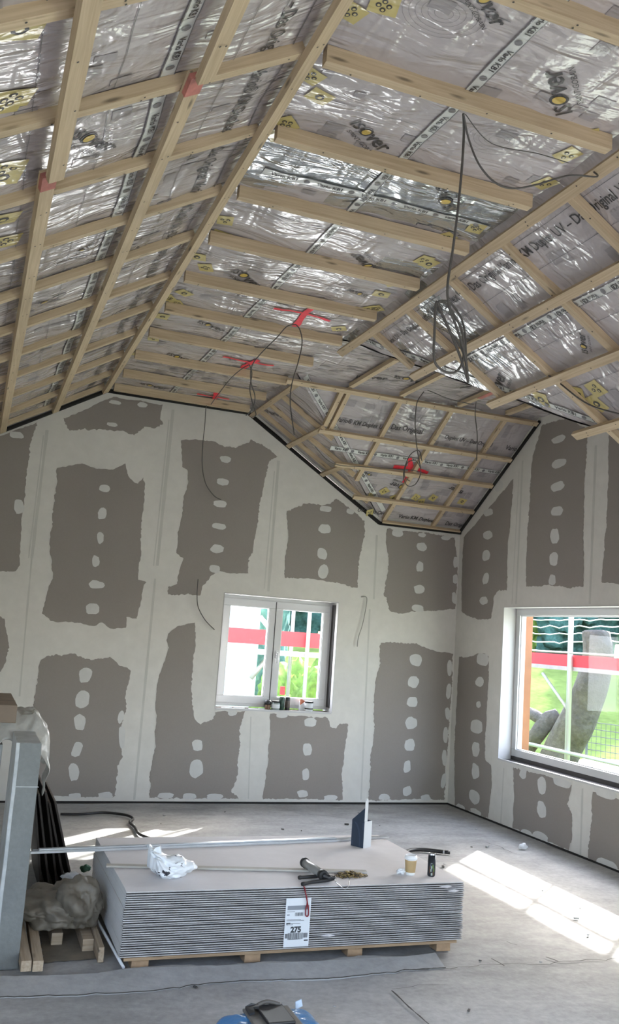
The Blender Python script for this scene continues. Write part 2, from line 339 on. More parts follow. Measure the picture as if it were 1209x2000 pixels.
# unseen continuation of the boards to the left of the frame
for q in ([(-.55, .1), (-.05, .1), (-.05, 1.1), (-.55, 1.1)], [(-.55, 1.5), (-.1, 1.5), (-.1, 2.6), (-.55, 2.6)]):
    ngon(bm, fractal([Vector((a, YB-.0016, b_)) for a, b_ in q], .02, .012, (0, 1, 0), 4), 1)
# seam lines in the compound
for a, b_, w in (((92,840),(62,1090),.014),((62,1090),(38,1360),.008),((338,800),(307,1105),.016),((303,1130),(262,1562),.012),((544,900),(524,1155),.016),((736,1045),(730,1170),.012),((722,1190),(705,1562),.010),((490,1400),(485,1560),.006),
                 ((85,850),(56,1090),.006),((330,820),(300,1105),.006),((536,920),(516,1150),.006)):
    p, q = at(*a, *P_B), at(*b_, *P_B); n = 14; Lp, Rp = [], []
    for k in range(n+1):
        c = p.lerp(q, k/n); c.y = YB-.0010; d = w*(1+.35*noise.noise(c*5)); Lp.append(c+Vector((-d, 0, 0))); Rp.append(c+Vector((d, 0, 0)))
    ngon(bm, Lp+Rp[::-1], 3)
SPB = [(225,786,11,4),(278,791,9,5),(219,829,10,4),(32,850,12,7),(204,954,10,7),(200,1003,8,11),(196,1050,6,12),(187,1096,7,11),(188,1142,14,8),(181,1189,13,10),
 (440,897,10,7),(435,941,11,7),(430,984,13,7),(428,1028,13,6),(424,1072,12,8),(419,1111,10,8),(634,1033,12,9),(629,1081,10,11),(631,1117,10,13),(636,994,12,6),(684,999,8,5),
 (776,1041,12,7),(824,1045,8,4),(870,1051,9,4),(823,1068,10,8),(820,1107,7,10),(819,1151,11,8),(816,1188,12,7),(890,1098,5,11),(889,1131,5,10),(887,1168,5,12),
 (812,1289,12,12),(807,1332,11,11),(805,1371,11,10),(803,1412,12,11),(800,1455,11,11),(795,1497,7,12),(795,1545,9,9),(750,1557,11,6),(831,1558,10,6),
 (878,1305,5,15),(876,1350,5,15),(874,1393,5,12),(870,1435,5,15),(868,1480,5,15),(866,1525,5,14),
 (550,1396,11,6),(606,1411,12,9),(600,1464,9,12),(597,1512,7,11),(591,1550,10,7),(646,1558,13,5),
 (167,1318,11,14),(161,1366,12,17),(156,1411,10,16),(150,1464,9,15),(144,1508,9,16),(147,1554,11,5),(206,1553,13,6),
 (386,1456,10,11),(383,1501,13,17),(323,1554,15,6),(370,1555,13,6),(419,1556,15,6),(454,1392,9,6),(37,990,9,14),(238,1440,6,22),(236,1400,5,12)]
for i, s in enumerate(SPB): spot(bm, P_B, s[:2], (0, -1, 0), Vector((1, 0, 0)), s[2], s[3], .003, 2, i+1)
tag(obj('wall_back', bm, [M_FILL, M_BOARD, M_FILL2, M_SEAM]), kind='structure')
# --- right wall of the cross wing
P_X = ((1, 0, 0), XR)
VY0, VY1, VZ0, VZ1 = 5.35, 8.22, .64, 2.205
def zr(y): return ZF-SNEAR*(YC0-y) if y < YC0 else (ZF if y < YC1 else ZF-SFAR*(y-YC1))
bm = BM()
def stripx(y0, y1, z0=None, z1=None):
    ys = sorted({y0, y1} | {y for y in (YC0, YC1) if y0 < y < y1})
    topp = [(XR, y, (zr(y)+.15) if z1 is None else z1) for y in ys]
    prism(bm, [(XR, y0, z0 or 0), (XR, y1, z0 or 0)]+topp[::-1], (.26, 0, 0))
stripx(YN-.1, VY0); stripx(VY1, YB); stripx(VY0, VY1, 0, VZ0); stripx(VY0, VY1, VZ1, None)
islx = [
 [(1003,935),(1000,985),(993,1055),(990,1151),(973,1156),(965,1167),(959,1207),(938,1210),(912,1203),(901,1194),(903,1100),(906,1050)],
 [(1040,893),(1036,940),(1035,985),(1031,1030),(1028,1080),(1028,1146),(1053,1145),(1070,1143),(1089,1144),(1114,1147),(1139,1146),(1141,1100),(1139,1055),(1141,980),(1143,920),(1148,840),(1110,800),(1060,800)],
 [(1190,830),(1187,980),(1184,1030),(1179,1090),(1175,1137),(1209,1140),(1300,1140),(1300,830)],
 [(897,1282),(912,1285),(930,1277),(943,1275),(955,1282),(955,1307),(953,1358),(950,1408),(947,1460),(948,1485),(960,1496),(960,1530),(957,1570),(953,1600),(925,1588),(888,1572),(888,1450),(893,1350)],
 [(1003,1500),(1060,1513),(1118,1533),(1116,1545),(1108,1570),(1117,1590),(1118,1640),(1111,1664),(1050,1640),(1001,1620),(1004,1560)],
 [(1158,1545),(1209,1560),(1290,1580),(1290,1740),(1209,1706),(1149,1681),(1150,1650),(1157,1600),(1156,1560)]]
for i, I in enumerate(islx):
    pts = [at(x, y, *P_X) for x, y in I]
    pts = [Vector((XR-.0016-.00005*i, min(p.y, YB-.02), max(.02, min(p.z, zr(p.y)-.03)))) for p in pts]
    ngon(bm, fractal(pts, .014, .013, (1, 0, 0), 50+i*3.1), 1)
for a, b_, w in (((1021,900),(1008,1180),.014),((1164,870),(1152,1180),.016),((984,1500),(978,1610),.010),((1138,1540),(1133,1690),.012),((1014,920),(1000,1180),.005)):
    p, q = at(*a, *P_X), at(*b_, *P_X); n = 14; Lp, Rp = [], []
    for k in range(n+1):
        c = p.lerp(q, k/n); c.x = XR-.0010; d = w*(1+.35*noise.noise(c*5)); Lp.append(c+Vector((0, -d, 0))); Rp.append(c+Vector((0, d, 0)))
    ngon(bm, Lp+Rp[::-1], 3)
SPX = [(954,1001,6,7),(953,1045,6,8),(950,1085,5,10),(949,1130,4,11),(945,1173,5,8),(1091,858,8,7),(1092,905,8,9),(1089,950,8,9),(1088,998,7,9),(1084,1047,5,15),(1082,1092,5,13),(1079,1133,4,11),
 (943,1288,8,12),(937,1332,5,10),(935,1376,3,6),(931,1419,8,13),(930,1463,5,14),(929,1506,5,15),(927,1556,7,13),(929,1586,7,6),(900,1576,6,5),
 (1022,1510,4,11),(1059,1534,5,16),(1058,1581,5,15),(1098,1529,10,8),(1056,1636,9,11),(1029,1629,7,8),(1183,1549,12,10),(1186,1691,12,11),(975,950,5,10)]
for i, s in enumerate(SPX): spot(bm, P_X, s[:2], (-1, 0, 0), Vector((0, -1, 0)), s[2], s[3], .003, 2, i+90)
tag(obj('wall_right', bm, [M_FILL, M_BOARD, M_FILL2, M_SEAM]), kind='structure')
# black strips drawn in as the dark gaps at the wall feet
bm = BM(); box(bm, (XL, YB-.006, -.004), (XR, YB+.001, .014)); tag(obj('foot_gap_back', bm, M_BLACK), kind='structure')
bm = BM(); box(bm, (XR-.006, YN, -.004), (XR+.001, YB-.01, .014)); tag(obj('foot_gap_right', bm, M_BLACK), kind='structure')
# unseen walls behind and beside the camera, with openings added for light
bm = BM(); box(bm, (XL-.26, YREAR, 0), (XL, .5, 3.3)); box(bm, (XL-.26, 3.3, 0), (XL, YB, 3.3)); box(bm, (XL-.26, .5, 0), (XL, 3.3, .8)); box(bm, (XL-.26, .5, 2.2), (XL, 3.3, 3.3)); tag(obj('wall_left', bm, M_FILL), kind='structure')
bm = BM(); box(bm, (XE+.05, YREAR, 0), (XE+.3, -.1, 3.2)); box(bm, (XE+.05, 2.7, 0), (XE+.3, YN-.1, 3.2)); box(bm, (XE+.05, -.1, 0), (XE+.3, 2.7, .8)); box(bm, (XE+.05, -.1, 2.2), (XE+.3, 2.7, 3.2)); box(bm, (XE+.3, YN-.36, 0), (XR+.26, YN-.1, 3.2)); tag(obj('wall_right_near', bm, M_FILL), kind='structure')
bm = BM(); box(bm, (XL-.26, YREAR-.26, 0), (-.1, YREAR, 4.3)); box(bm, (3.7, YREAR-.26, 0), (XE+.3, YREAR, 4.3)); box(bm, (-.1, YREAR-.26, 2.45), (3.7, YREAR, 4.3)); tag(obj('wall_rear', bm, M_FILL), kind='structure')
# ---------------------------------------------------------------- ceiling film
def wrinkle(p, seed):
    q = Vector((p[0]*1.0, p[1]*1.0, seed)); s = .016*noise.noise(Vector((p[0]*2.1, p[1]*3.1, seed)))
    s += .010*noise.noise(Vector((p[0]*6.5+2*noise.noise(q), p[1]*2.6, seed+5)))+.004*noise.noise(Vector((p[0]*5+p[1]*9, p[1]*4-p[0]*8, seed+9))); return max(-.020, min(.030, s))
class Sheet:
    """a film sheet under one roof plane: point(x, y) gives the sagging surface"""
    def __init__(self, P, seed): self.P = off(P, OFF); self.n = Vector(P[0]).normalized(); self.seed = seed
    def pt(self, x, y, d=0):
        n = Vector(self.P[0]); z = (self.P[1]-n.x*x-n.y*y)/n.z
        return Vector((x, y, z))+self.n*(wrinkle((x, y), self.seed)-.004)-self.n*d
    def px(self, x, y): return at(x, y, *self.P)
    def grid(self, bm, x0, x1, y0, y1, cuts, step=.035, mi=0, silver=None):
        b = BM(); nx = max(2, int((x1-x0)/step)); ny = max(2, int((y1-y0)/step))
        V = [[b.verts.new((x0+(x1-x0)*i/nx, y0+(y1-y0)*j/ny, 0)) for j in range(ny+1)] for i in range(nx+1)]
        for i in range(nx):
            for j in range(ny): b.faces.new((V[i][j], V[i][j+1], V[i+1][j+1], V[i+1][j]))
        for co, no in cuts:
            bmesh.ops.bisect_plane(b, geom=b.verts[:]+b.edges[:]+b.faces[:], plane_co=co, plane_no=no, clear_outer=True)
        if silver:
            for f in b.faces:
                c = f.calc_center_median()
                if silver(c.x, c.y): f.material_index = 9
        me = bpy.data.meshes.new('tmp')
        for v in b.verts: v.co = self.pt(v.co.x, v.co.y)
        for f in b.faces:
            f.smooth = True
            if f.material_index != 9: f.material_index = mi
        b.to_mesh(me); b.free(); bm.from_mesh(me); bpy.data.meshes.remove(me)
    def poly(self, bm, pts, mi, d=.003, step=.06):
        """flat print on the film: pts are plan (x, y); cut into strips so it follows the folds"""
        b = BM(); ngon(b, [(x, y, 0) for x, y in pts])
        xs = [p[0] for p in pts]; ys = [p[1] for p in pts]
        g = lambda: b.verts[:]+b.edges[:]+b.faces[:]
        k = int(min(xs)/step)
        for i in range(math.floor(min(xs)/step)+1, math.ceil(max(xs)/step)): bmesh.ops.bisect_plane(b, geom=g(), plane_co=(i*step, 0, 0), plane_no=(1, 0, 0))
        for i in range(math.floor(min(ys)/step)+1, math.ceil(max(ys)/step)): bmesh.ops.bisect_plane(b, geom=g(), plane_co=(0, i*step, 0), plane_no=(0, 1, 0))
        for v in b.verts: v.co = self.pt(v.co.x, v.co.y, d)
        for f in b.faces: f.material_index = mi; f.smooth = True
        me = bpy.data.meshes.new('tmp'); b.to_mesh(me); b.free(); bm.from_mesh(me); bpy.data.meshes.remove(me)
    def band(self, bm, a, b_, w, mi, d=.004):
        a, b_ = Vector(a), Vector(b_); t = (b_-a).normalized(); n = Vector((-t.y, t.x))*w/2
        self.poly(bm, [tuple(a+n), tuple(b_+n), tuple(b_-n), tuple(a-n)], mi, d, .09)
    def text(self, bm, s, a, b_, mi, bold=0., d=.0055, hscale=1.0, ocol=None):
        """write s from plan point a to b_ so it reads from below"""
        c = bpy.data.curves.new('t', 'FONT'); c.body = s; c.offset = bold; c.resolution_u = 2
        o = bpy.data.objects.new('t', c); C.objects.link(o); bpy.context.view_layer.update()
        me = bpy.data.meshes.new_from_object(o.evaluated_get(bpy.context.evaluated_depsgraph_get()))
        xs = [v.co.x for v in me.vertices]; x0, x1 = min(xs), max(xs)
        a = Vector(a[:2]); b_ = Vector(b_[:2]); L_ = (b_-a).length; t = (b_-a)/L_; n = Vector((t.y, -t.x)); k = L_/(x1-x0)
        for v in me.vertices:
            q = a+t*((v.co.x-x0)*k)+n*(v.co.y*k*hscale); v.co = (q.x, q.y, 0)
        b2 = BM(); b2.from_mesh(me)
        for ax in (0, 1):
            cs = [v.co[ax] for v in b2.verts]; st = .045
            for i in range(math.floor(min(cs)/st)+1, math.ceil(max(cs)/st)):
                co = [0, 0, 0]; co[ax] = i*st; no = [0, 0, 0]; no[ax] = 1
                bmesh.ops.bisect_plane(b2, geom=b2.verts[:]+b2.edges[:]+b2.faces[:], plane_co=co, plane_no=no)
        for v in b2.verts: v.co = self.pt(v.co.x, v.co.y, d)
        b2.to_mesh(me); b2.free()
        n0 = len(bm.faces); bm.from_mesh(me); bm.faces.ensure_lookup_table()
        for f in bm.faces[n0:]: f.material_index = mi
        bpy.data.objects.remove(o); bpy.data.curves.remove(c); bpy.data.meshes.remove(me)
    def logo(self, bm, pa, pb):
        """the film maker's wordmark with the yellow O"""
        a = Vector(self.px(*pa)[:2]); b_ = Vector(self.px(*pb)[:2]); self.logo_xy(bm, a, b_)
    def logo_xy(self, bm, a, b_):
        a, b_ = Vector(a), Vector(b_); d = b_-a; t = d.normalized(); n = Vector((t.y, -t.x)); L_ = d.length
        self.text(bm, 'IS', a, a+d*.20, 3, .015); self.text(bm, 'ver', a+d*.45, b_, 3, .018, hscale=1.05)
        c = a+d*.335+n*L_*.125; R_ = L_*.115
        self.poly(bm, [tuple(c+(t*math.cos(q)+n*math.sin(q)*1.15)*R_) for q in [i*math.pi/8 for i in range(16)]], 3, .0045)
        self.poly(bm, [tuple(c+(t*math.cos(q)*.62+n*math.sin(q)*.8)*R_) for q in [i*math.pi/8 for i in range(16)]], 5, .0065)
        self.text(bm, 'SAINT-GOBAIN', a+d*.16-n*L_*.17, a+d*.98-n*L_*.17, 3, .0)
    def sticker(self, bm, x, y, s=.055, a=0):
        ca, sa = math.cos(a), math.sin(a)
        R_ = lambda u, v: (x+ca*u-sa*v, y+sa*u+ca*v)
        self.poly(bm, [R_(-s*1.2, -s), R_(s*1.2, -s*.9), R_(s*1.1, s), R_(-s*1.15, s*.95)], 4, .006)
        k = random.choice([1, 3, 4])
        for i in range(k):
            q = 2*math.pi*i/k; cx, cy = (0, 0) if k == 1 else (math.cos(q)*s*.42, math.sin(q)*s*.42); r = s*(.45 if k == 1 else .25)
            o_ = [R_(cx+r*math.cos(w), cy+r*math.sin(w)) for w in [j*math.pi/4 for j in range(8)]]
            self.poly(bm, o_, 3, .0075); r *= .5
            self.poly(bm, [R_(cx+r*math.cos(w), cy+r*math.sin(w)) for w in [j*math.pi/4 for j in range(8)]], 4, .009)
    def tape(self, bm, a, b_, w=.06):
        a, b_ = Vector(a), Vector(b_); self.band(bm, a, b_, w, 6, .006); t = (b_-a).normalized(); L_ = (b_-a).length; n = Vector((t.y, -t.x))
        for s in (-1, 1): self.band(bm, a+n*s*w*.47, b_+n*s*w*.47, .004, 7, .0075)
        s = .04
        while s+.24 < L_:
            p = a+t*s-n*w*.17; self.text(bm, 'Vario KB1', p, p+t*.15, 3, .03, .009); 
            c = a+t*(s+.205); self.poly(bm, [tuple(c+(t*math.cos(q)+n*math.sin(q))*.017) for q in [j*math.pi/5 for j in range(10)]], 7, .009, .5)
            s += .26
FM = [M_FOIL, M_FSQ, M_FSQ, M_INK, M_YEL, M_YEL2, M_TAPE, M_FLINE, M_RED, M_FOILS]
F1 = Sheet(P_L, 1.3); F2 = Sheet(P_FLAT, 4.7); F3 = Sheet(P_R, 8.1); F5 = Sheet(P_FAR, 12.9)
NEARP = ((0, -SNEAR, 1), ZF-SNEAR*YC0); F6 = Sheet(NEARP, 3.3)
def squares(S, bm, x0, x1, y0, y1, n, ok=lambda x, y: True, s=.075):
    for _ in range(n):
        x = random.uniform(x0, x1); y = random.uniform(y0, y1)
        if not ok(x, y): continue
        for k in range(random.choice([1, 2, 2, 3])):
            w = s*random.choice([.7, 1, 1, 1.3]); h_ = s*random.choice([.6, .8, 1]); dx = random.choice([0, s, -s, 1.5*s]); dy = random.choice([0, s, -s])
            if ok(x+dx-w, y+dy-h_) and ok(x+dx+w, y+dy+h_):
                S.poly(bm, [(x+dx-w/2, y+dy-h_/2), (x+dx+w/2, y+dy-h_/2), (x+dx+w/2, y+dy+h_/2), (x+dx-w/2, y+dy+h_/2)], random.choice([1, 2]), .0028+.0004*k)
random.seed(11)
SLOGAN = 'Vario® KM Duplex UV – Das Original'
# F1 left slope
bm = BM(); F1.grid(bm, XL, XF0, YREAR, YB, [], .04)
squares(F1, bm, -.2, .95, 2.4, 9.0, 60)
for x, w in ((.96, .005), (.84, .003), (.72, .003), (.28, .003), (.0, .003)): F1.band(bm, (x, 2), (x, 9.2), w, 7)
for y in (3.33, 4.0, 4.95, 5.7, 6.3, 7.3, 8.1): F1.band(bm, (-.4, y), (1.0, y+.05), .004, 7)
for k in range(-1, 6): F1.text(bm, SLOGAN, (.84, 3.33+k*1.06), (.84, 4.36+k*1.06), 3, .012, hscale=1.25)
F1.logo(bm, (130, 262), (202, 288)); F1.logo(bm, (62, 590), (108, 588)); F1.logo(bm, (10, 690), (55, 684)); F1.logo(bm, (150, 495), (190, 470))
F1.tape(bm, (.47, 2.4), (.47, 9.2), .055)
for q in ((35,50),(20,188),(4,345),(0,200),(3,425),(8,470),(12,330)): p = F1.px(*q); F1.sticker(bm, p.x, p.y, .06, .2)
for q in ((520,15),(430,60)): pass
tag(obj('ceiling', bm, FM), kind='structure')
# F2 flat strip, main + branch into the cross wing
bm = BM(); F2.grid(bm, XF0, XF1, YREAR, YB, [], .035, silver=lambda x, y: 3.93 < y < 4.50 and noise.noise(Vector((x*1.6, y*3, 2))) > -.3+.5*max(0, y-4.3)*5*(x < 1.6) or (4.95 < y < 5.15 and x > 2.2))
F2.grid(bm, XF1, XR, YC0, YC1, [], .035)
random.seed(5)
squares(F2, bm, 1.2, 2.5, 2.5, 9.0, 75, lambda x, y: not 3.95 < y < 4.35); squares(F2, bm, 2.7, 5.1, 6.7, 7.6, 30)
for a, b_ in (((683,240),(744,294)), ((1118,214),(1095,128)), ((915,-30),(962,50)), ((742,525),(700,490)), ((893,405),(866,350)), ((450,530),(500,562)), ((385,628),(434,646)), ((325,690),(374,705)), ((272,748),(326,760)), ((545,690),(505,672)), ((720,575),(680,560)), ((395,790),(440,800))): F2.logo(bm, a, b_)
for a, b_ in (((768,738),(830,750)), ((695,735),(755,742))): F2.logo(bm, a, b_)
F2.tape(bm, (1.80, 2.35), (1.70, 9.15), .055); F2.tape(bm, (XF0+.12, 4.30), (XF1-.03, 4.30), .06); F2.tape(bm, (1.8, 8.05), (2.55, 7.95), .045)
for y in (2.75, 3.55, 4.75, 5.5, 6.2, 6.9, 7.5, 8.2): F2.band(bm, (1.15, y), (1.7, y+.02), .004, 7)
for q in ((625,182),(607,140),(685,22),(750,10),(672,30),(545,262),(560,236),(440,430),(432,458),(385,500),(402,520),(360,570),(345,590),(318,615),(330,580),(300,660),(270,690),
          (1108,298),(1150,262),(1065,352),(930,442),(915,470),(838,512),(828,505),(870,460),(768,552),(780,570),(745,572),(735,600),(700,602),(725,600),(662,640),(590,735),(500,800)):
    p = F2.px(*q); 
    if XF0+.05 < p.x < XF1-.05: F2.sticker(bm, p.x, p.y, .05, random.uniform(0, 3))
# concentric printed rings
for cx_, cy_ in ((1.45, 2.85), (2.1, 3.5), (1.5, 5.6)):
    for r in (.03, .05, .07, .09, .11, .13):
        pts = [(cx_+r*1.3*math.cos(i*math.pi/12), cy_+r*math.sin(i*math.pi/12)) for i in range(25)]
        for i in range(24): F2.band(bm, pts[i], pts[i+1], .0016, 7, .003)
# sprayed red crosses (across film and battens)
BATY = [2.60, 3.24, 3.88, 4.53, 5.17, 5.85, 6.51, 7.16, 7.84, 8.50, 9.08]
def spray(S, bm, pts, w, mi=8, deep=None):
    for i in range(len(pts)-1):
        a, b_ = Vector(pts[i]), Vector(pts[i+1]); n = max(1, int((b_-a).length/.02)); t = (b_-a).normalized(); nn = Vector((-t.y, t.x))
        for k in range(n):
            p, q = a.lerp(b_, k/n), a.lerp(b_, (k+1)/n); w1 = w*(1+.5*noise.noise(Vector((p.x*9, p.y*9, i)))); w2 = w*(1+.5*noise.noise(Vector((q.x*9, q.y*9, i))))
            d = .010 if not deep or not deep((p+q)/2) else OFF+.012
            ngon(bm, [S.pt(*(p+nn*w1), d), S.pt(*(q+nn*w2), d), S.pt(*(q-nn*w2), d), S.pt(*(p-nn*w1), d)], mi)
onb = lambda p: any(abs(p.y-y) < .025 for y in BATY)
for A_, B_ in (([(535,598),(590,608),(645,624)], [(577,632),(598,607),(622,588)]), ([(436,693),(480,702),(535,710)], [(474,718),(488,706),(505,700)]), ([(385,768),(415,774),(448,778)], [(412,788),(420,776),(424,765)])):
    for K, w in ((A_, .016), (B_, .026)): spray(F2, bm, [tuple(F2.px(*q)[:2]) for q in K], w)
tag(obj('ceiling', bm, FM), kind='structure')
# F3 right slope (near part down to valley, far triangle by the end wall)
bm = BM(); v2 = Vector((XE-XF1, YN-YC0, 0)); n2 = Vector((-v2.y, v2.x, 0)); v1 = Vector((XE-XF1, YB-YC1, 0)); n1 = Vector((v1.y, -v1.x, 0))
F3.grid(bm, XF1, XE+.06, YREAR, YC0, [((XF1, YC0, 0), n2)], .035, silver=lambda x, y: (5.2 < y < 6.6 and noise.noise(Vector((x*3, y*2, 7))) > .12))
F3.grid(bm, XF1, XE+.02, YC1, YB, [((XF1, YC1, 0), n1)], .035)
random.seed(6); inR = lambda x, y: (y < YC0-(x-XF1)*1.128-.1)
squares(F3, bm, 2.7, 4.1, 3.3, 6.3, 70, inR)
for k in range(3): F3.text(bm, SLOGAN, (2.81, 5.58-k*1.06), (2.81, 4.55-k*1.06), 3, .012, hscale=1.2)
F3.text(bm, 'KM Duplex UV – Das Original', (2.81, 6.28), (2.81, 5.62), 3, .012)
for x, w in ((2.72, .003), (2.9, .003), (3.3, .003), (3.62, .003)): F3.band(bm, (x, 2.5), (x, YC0-(x-XF1)*1.128-.1), w, 7)
F3.logo(bm, (975,772), (988,735)); F3.logo(bm, (1150,690), (1143,650))
F3.tape(bm, (3.16, 3.0), (3.16, 5.7), .045)
for q in ((1165,757),(1128,768),(1168,785),(1066,800),(1078,826),(1058,778)):
    p = F3.px(*q)
    if inR(p.x, p.y): F3.sticker(bm, p.x, p.y, .055, random.uniform(0, 3))
for q in ((2.9, 8.6), (3.1, 9.0), (3.35, 8.9), (2.75, 8.3)): F3.poly(bm, [(q[0], q[1]), (q[0]+.1, q[1]), (q[0]+.1, q[1]+.09), (q[0], q[1]+.09)], 1)
F3.text(bm, 'Vario KM', (2.72, 9.0), (2.95, 8.7), 3, .02)
t2 = v2.normalized(); F3.tape(bm, (XF1+.1-.05, YC0-.1-.09), (XE-.05-.03, YN-.02), .05)
tag(obj('ceiling', bm, FM), kind='structure')
# F5 far slope + F6 near slope of the cross wing
bm = BM(); F5.grid(bm, XF1, XR, YC1, YB, [((XF1, YC1, 0), -n1)], .03); F6.grid(bm, XF1, XR+.2, YN-.1, YC0, [((XF1, YC0, 0), -n2)], .06)
random.seed(8); inF = lambda x, y: y < YC1+(x-XF1)*.939-.08 and y < YB-.03
squares(F5, bm, 2.8, 5.2, 7.75, 9.15, 60, inF, .085)
def ftxt(s, a, b_): F5.text(bm, s, F5.px(*a)[:2], F5.px(*b_)[:2], 3, .014, hscale=1.2)
ftxt('Vario® KM Duplex UV', (655, 822), (752, 838)); ftxt('Das Original', (762, 836), (822, 846)); ftxt('Duplex UV – Das Original', (868, 856), (958, 871)); ftxt('Vario® KM', (985, 876), (1030, 883))
ftxt('UV – Das Ori', (697, 997), (748, 1005)); ftxt('Vario KM Duplex U', (776, 1009), (852, 1020)); ftxt('Das Original', (868, 1022), (910, 1028))
for a, b_ in (((795,948),(765,938)), ((905,958),(880,948)), ((727,925),(712,918))): F5.logo(bm, a, b_)
a, b_ = F5.px(640, 872), F5.px(1010, 925); F5.tape(bm, (a.x+.03, a.y), (b_.x, a.y), .05)
t1 = Vector((v1.x, v1.y)).normalized(); F5.tape(bm, (XF1+.1, YC1+.03), (XE-.0, YB-.1), .055)
for q in ((725,966),(750,958),(768,972),(812,970),(822,980),(846,972),(902,978),(722,1000)):
    p = F5.px(*q); F5.sticker(bm, p.x, p.y, .04, random.uniform(0, 3))
for K, w in (([(768,910),(800,912),(835,922)], .02), ([(790,940),(802,915),(800,893)], .026)): spray(F5, bm, [tuple(F5.px(*q)[:2]) for q in K], w)
tag(obj('ceiling', bm, FM), kind='structure')
# roof deck above the film keeps daylight out
bm = BM()
def deck(P, pts):
    n = Vector(P[0]); prism(bm, [(x, y, (P[1]-n.x*x-n.y*y)/n.z+.16) for x, y in pts], (0, 0, .1))
deck(P_L, [(XL-.5, YREAR-.3), (XF0, YREAR-.3), (XF0, YB+.3), (XL-.5, YB+.3)]); deck(P_FLAT, [(XF0, YREAR-.3), (XF1, YREAR-.3), (XF1, YB+.3), (XF0, YB+.3)])
deck(P_FLAT, [(XF1, YC0), (XR+.4, YC0), (XR+.4, YC1), (XF1, YC1)]); deck(P_R, [(XF1, YREAR-.3), (XE+.3, YREAR-.3), (XE+.3, YN-.35), (XF1, YC0)])
deck(P_R, [(XF1, YC1), (XE+.3, YB+.3), (XF1, YB+.3)]); deck(P_FAR, [(XF1, YC1), (XR+.4, YC1), (XR+.4, YB+.3), (XE+.3, YB+.3)]); deck(NEARP, [(XF1, YC0), (XE+.3, YN-.35), (XR+.4, YN-.35), (XR+.4, YC0)])
tag(obj('roof_deck', bm, M_CONC2), kind='structure')
# black strip where the film meets the end wall
bm = BM()
def line(a, b_, r): tube(bm, [a, b_], r, 6)
for x0, x1 in ((XL, XF0), (XF0, XF1), (XF1, XE), (XE, XR)):
    line((x0, YB-.012, zl(x0)+.022), (x1, YB-.012, zl(x1)+.022), .022)
line((XR-.012, YB, ZE+.022), (XR-.012, YC1, ZF+.022), .018)
tag(obj('trim_2', bm, M_BLACK), kind='structure')
# ---------------------------------------------------------------- battens
ORD = ['first','second','third','fourth','fifth','sixth','seventh','eighth','ninth','tenth','eleventh','twelfth','thirteenth']
def batten(p0, p1, w, t, nrm, label, group, name='roof_batten', nails=True, red=None, cat='batten'):
    """timber with its lower face on the line p0-p1, growing t along nrm (upwards)"""
    p0, p1 = Vector(p0), Vector(p1); L_ = (p1-p0).length; x = (p1-p0)/L_; z = Vector(nrm).normalized(); y = z.cross(x).normalized(); z = x.cross(y)
    bm = BM(); n = max(2, int(L_/.5)); seed = random.random()*50
    secs = []
    for i in range(n+1):
        u = L_*i/n-L_/2; dy = .004*noise.noise(Vector((u*.9, seed, 0))); dz = .003*noise.noise(Vector((u*.9, seed, 7)))
        secs.append([bm.verts.new((u, dy+a*w/2, dz+b_)) for a, b_ in ((-1, 0), (1, 0), (1, t), (-1, t))])
    for i in range(n):
        for k in range(4):
            f = bm.faces.new((secs[i][k], secs[i][(k+1) % 4], secs[i+1][(k+1) % 4], secs[i+1][k]))
    bm.faces.new(secs[0][::-1]); bm.faces.new(secs[-1])
    bmesh.ops.bevel(bm, geom=[e for e in bm.edges if len(e.link_faces) == 2 and e.calc_face_angle(0) > 1], offset=.0025, segments=1, affect='EDGES')
    if nails:
        u = -L_/2+.1+random.uniform(0, .15)
        while u < L_/2-.05:
            for s in ((-1, 1) if random.random() < .4 else (random.choice([-1, 1]),)):
                c = Vector((u+random.uniform(-.01, .01), s*w*.2, -.0045)); ngon(bm, [c+Vector((.005*math.cos(q), .005*math.sin(q), 0)) for q in [j*math.pi/3 for j in range(6)]], 1)
            u += random.uniform(.28, .46)
    if red:
        r0_, r1_ = red[0]-L_/2, red[1]-L_/2
        for a0, a1, ww in ((r0_, r1_, .97),): box(bm, (a0, -w/2*1.03, -.004), (a1, w/2*1.03, t*.6), 2)
    o = obj(name, bm, [M_WOOD, M_NAIL, M_WOODR])
    c = (p0+p1)/2; o.matrix_world = Matrix(((x.x, y.x, z.x, c.x), (x.y, y.y, z.y, c.y), (x.z, y.z, z.z, c.z), (0, 0, 0, 1)))
    return tag(o, label, cat, group)
random.seed(21)
nL = Vector((-SL, 0, 1)).normalized(); nR = Vector((SR, 0, 1)).normalized(); nF = Vector((0, SFAR, 1)).normalized()
Lp = lambda x, y, d=0: Vector((x, y, ZF-SL*(XF0-x)))+nL*d
Rp = lambda x, y, d=0: Vector((x, y, ZF-SR*(x-XF1)))+nR*d
Fp = lambda x, y, d=0: Vector((x, y, ZF-SFAR*(y-YC1)))+nF*d
names = {0: 'nearest the camera'}
# cross battens on the left slope and across the flat, same stations
nb = len(BATY)
for i, y in enumerate(BATY):
    k = nb-1-i
    far = ORD[k]+' from the end wall' if k else 'right against the end wall'
    batten(Lp(-.6, y+.01, .03), Lp(XF0-.02, y, .03), .048, .047, nL, f'pine batten running down the left roof slope, {far}', 'battens down the left slope')
    x1 = XF1-.03 if y < YC0 or y > YC1 else XF1-.03
    batten((XF0+.05, y, ZF), (x1+(.0), y+.005, ZF), .05, .074, (0, 0, 1), f'pine batten across the flat ceiling strip, {far}', 'battens across the flat strip')
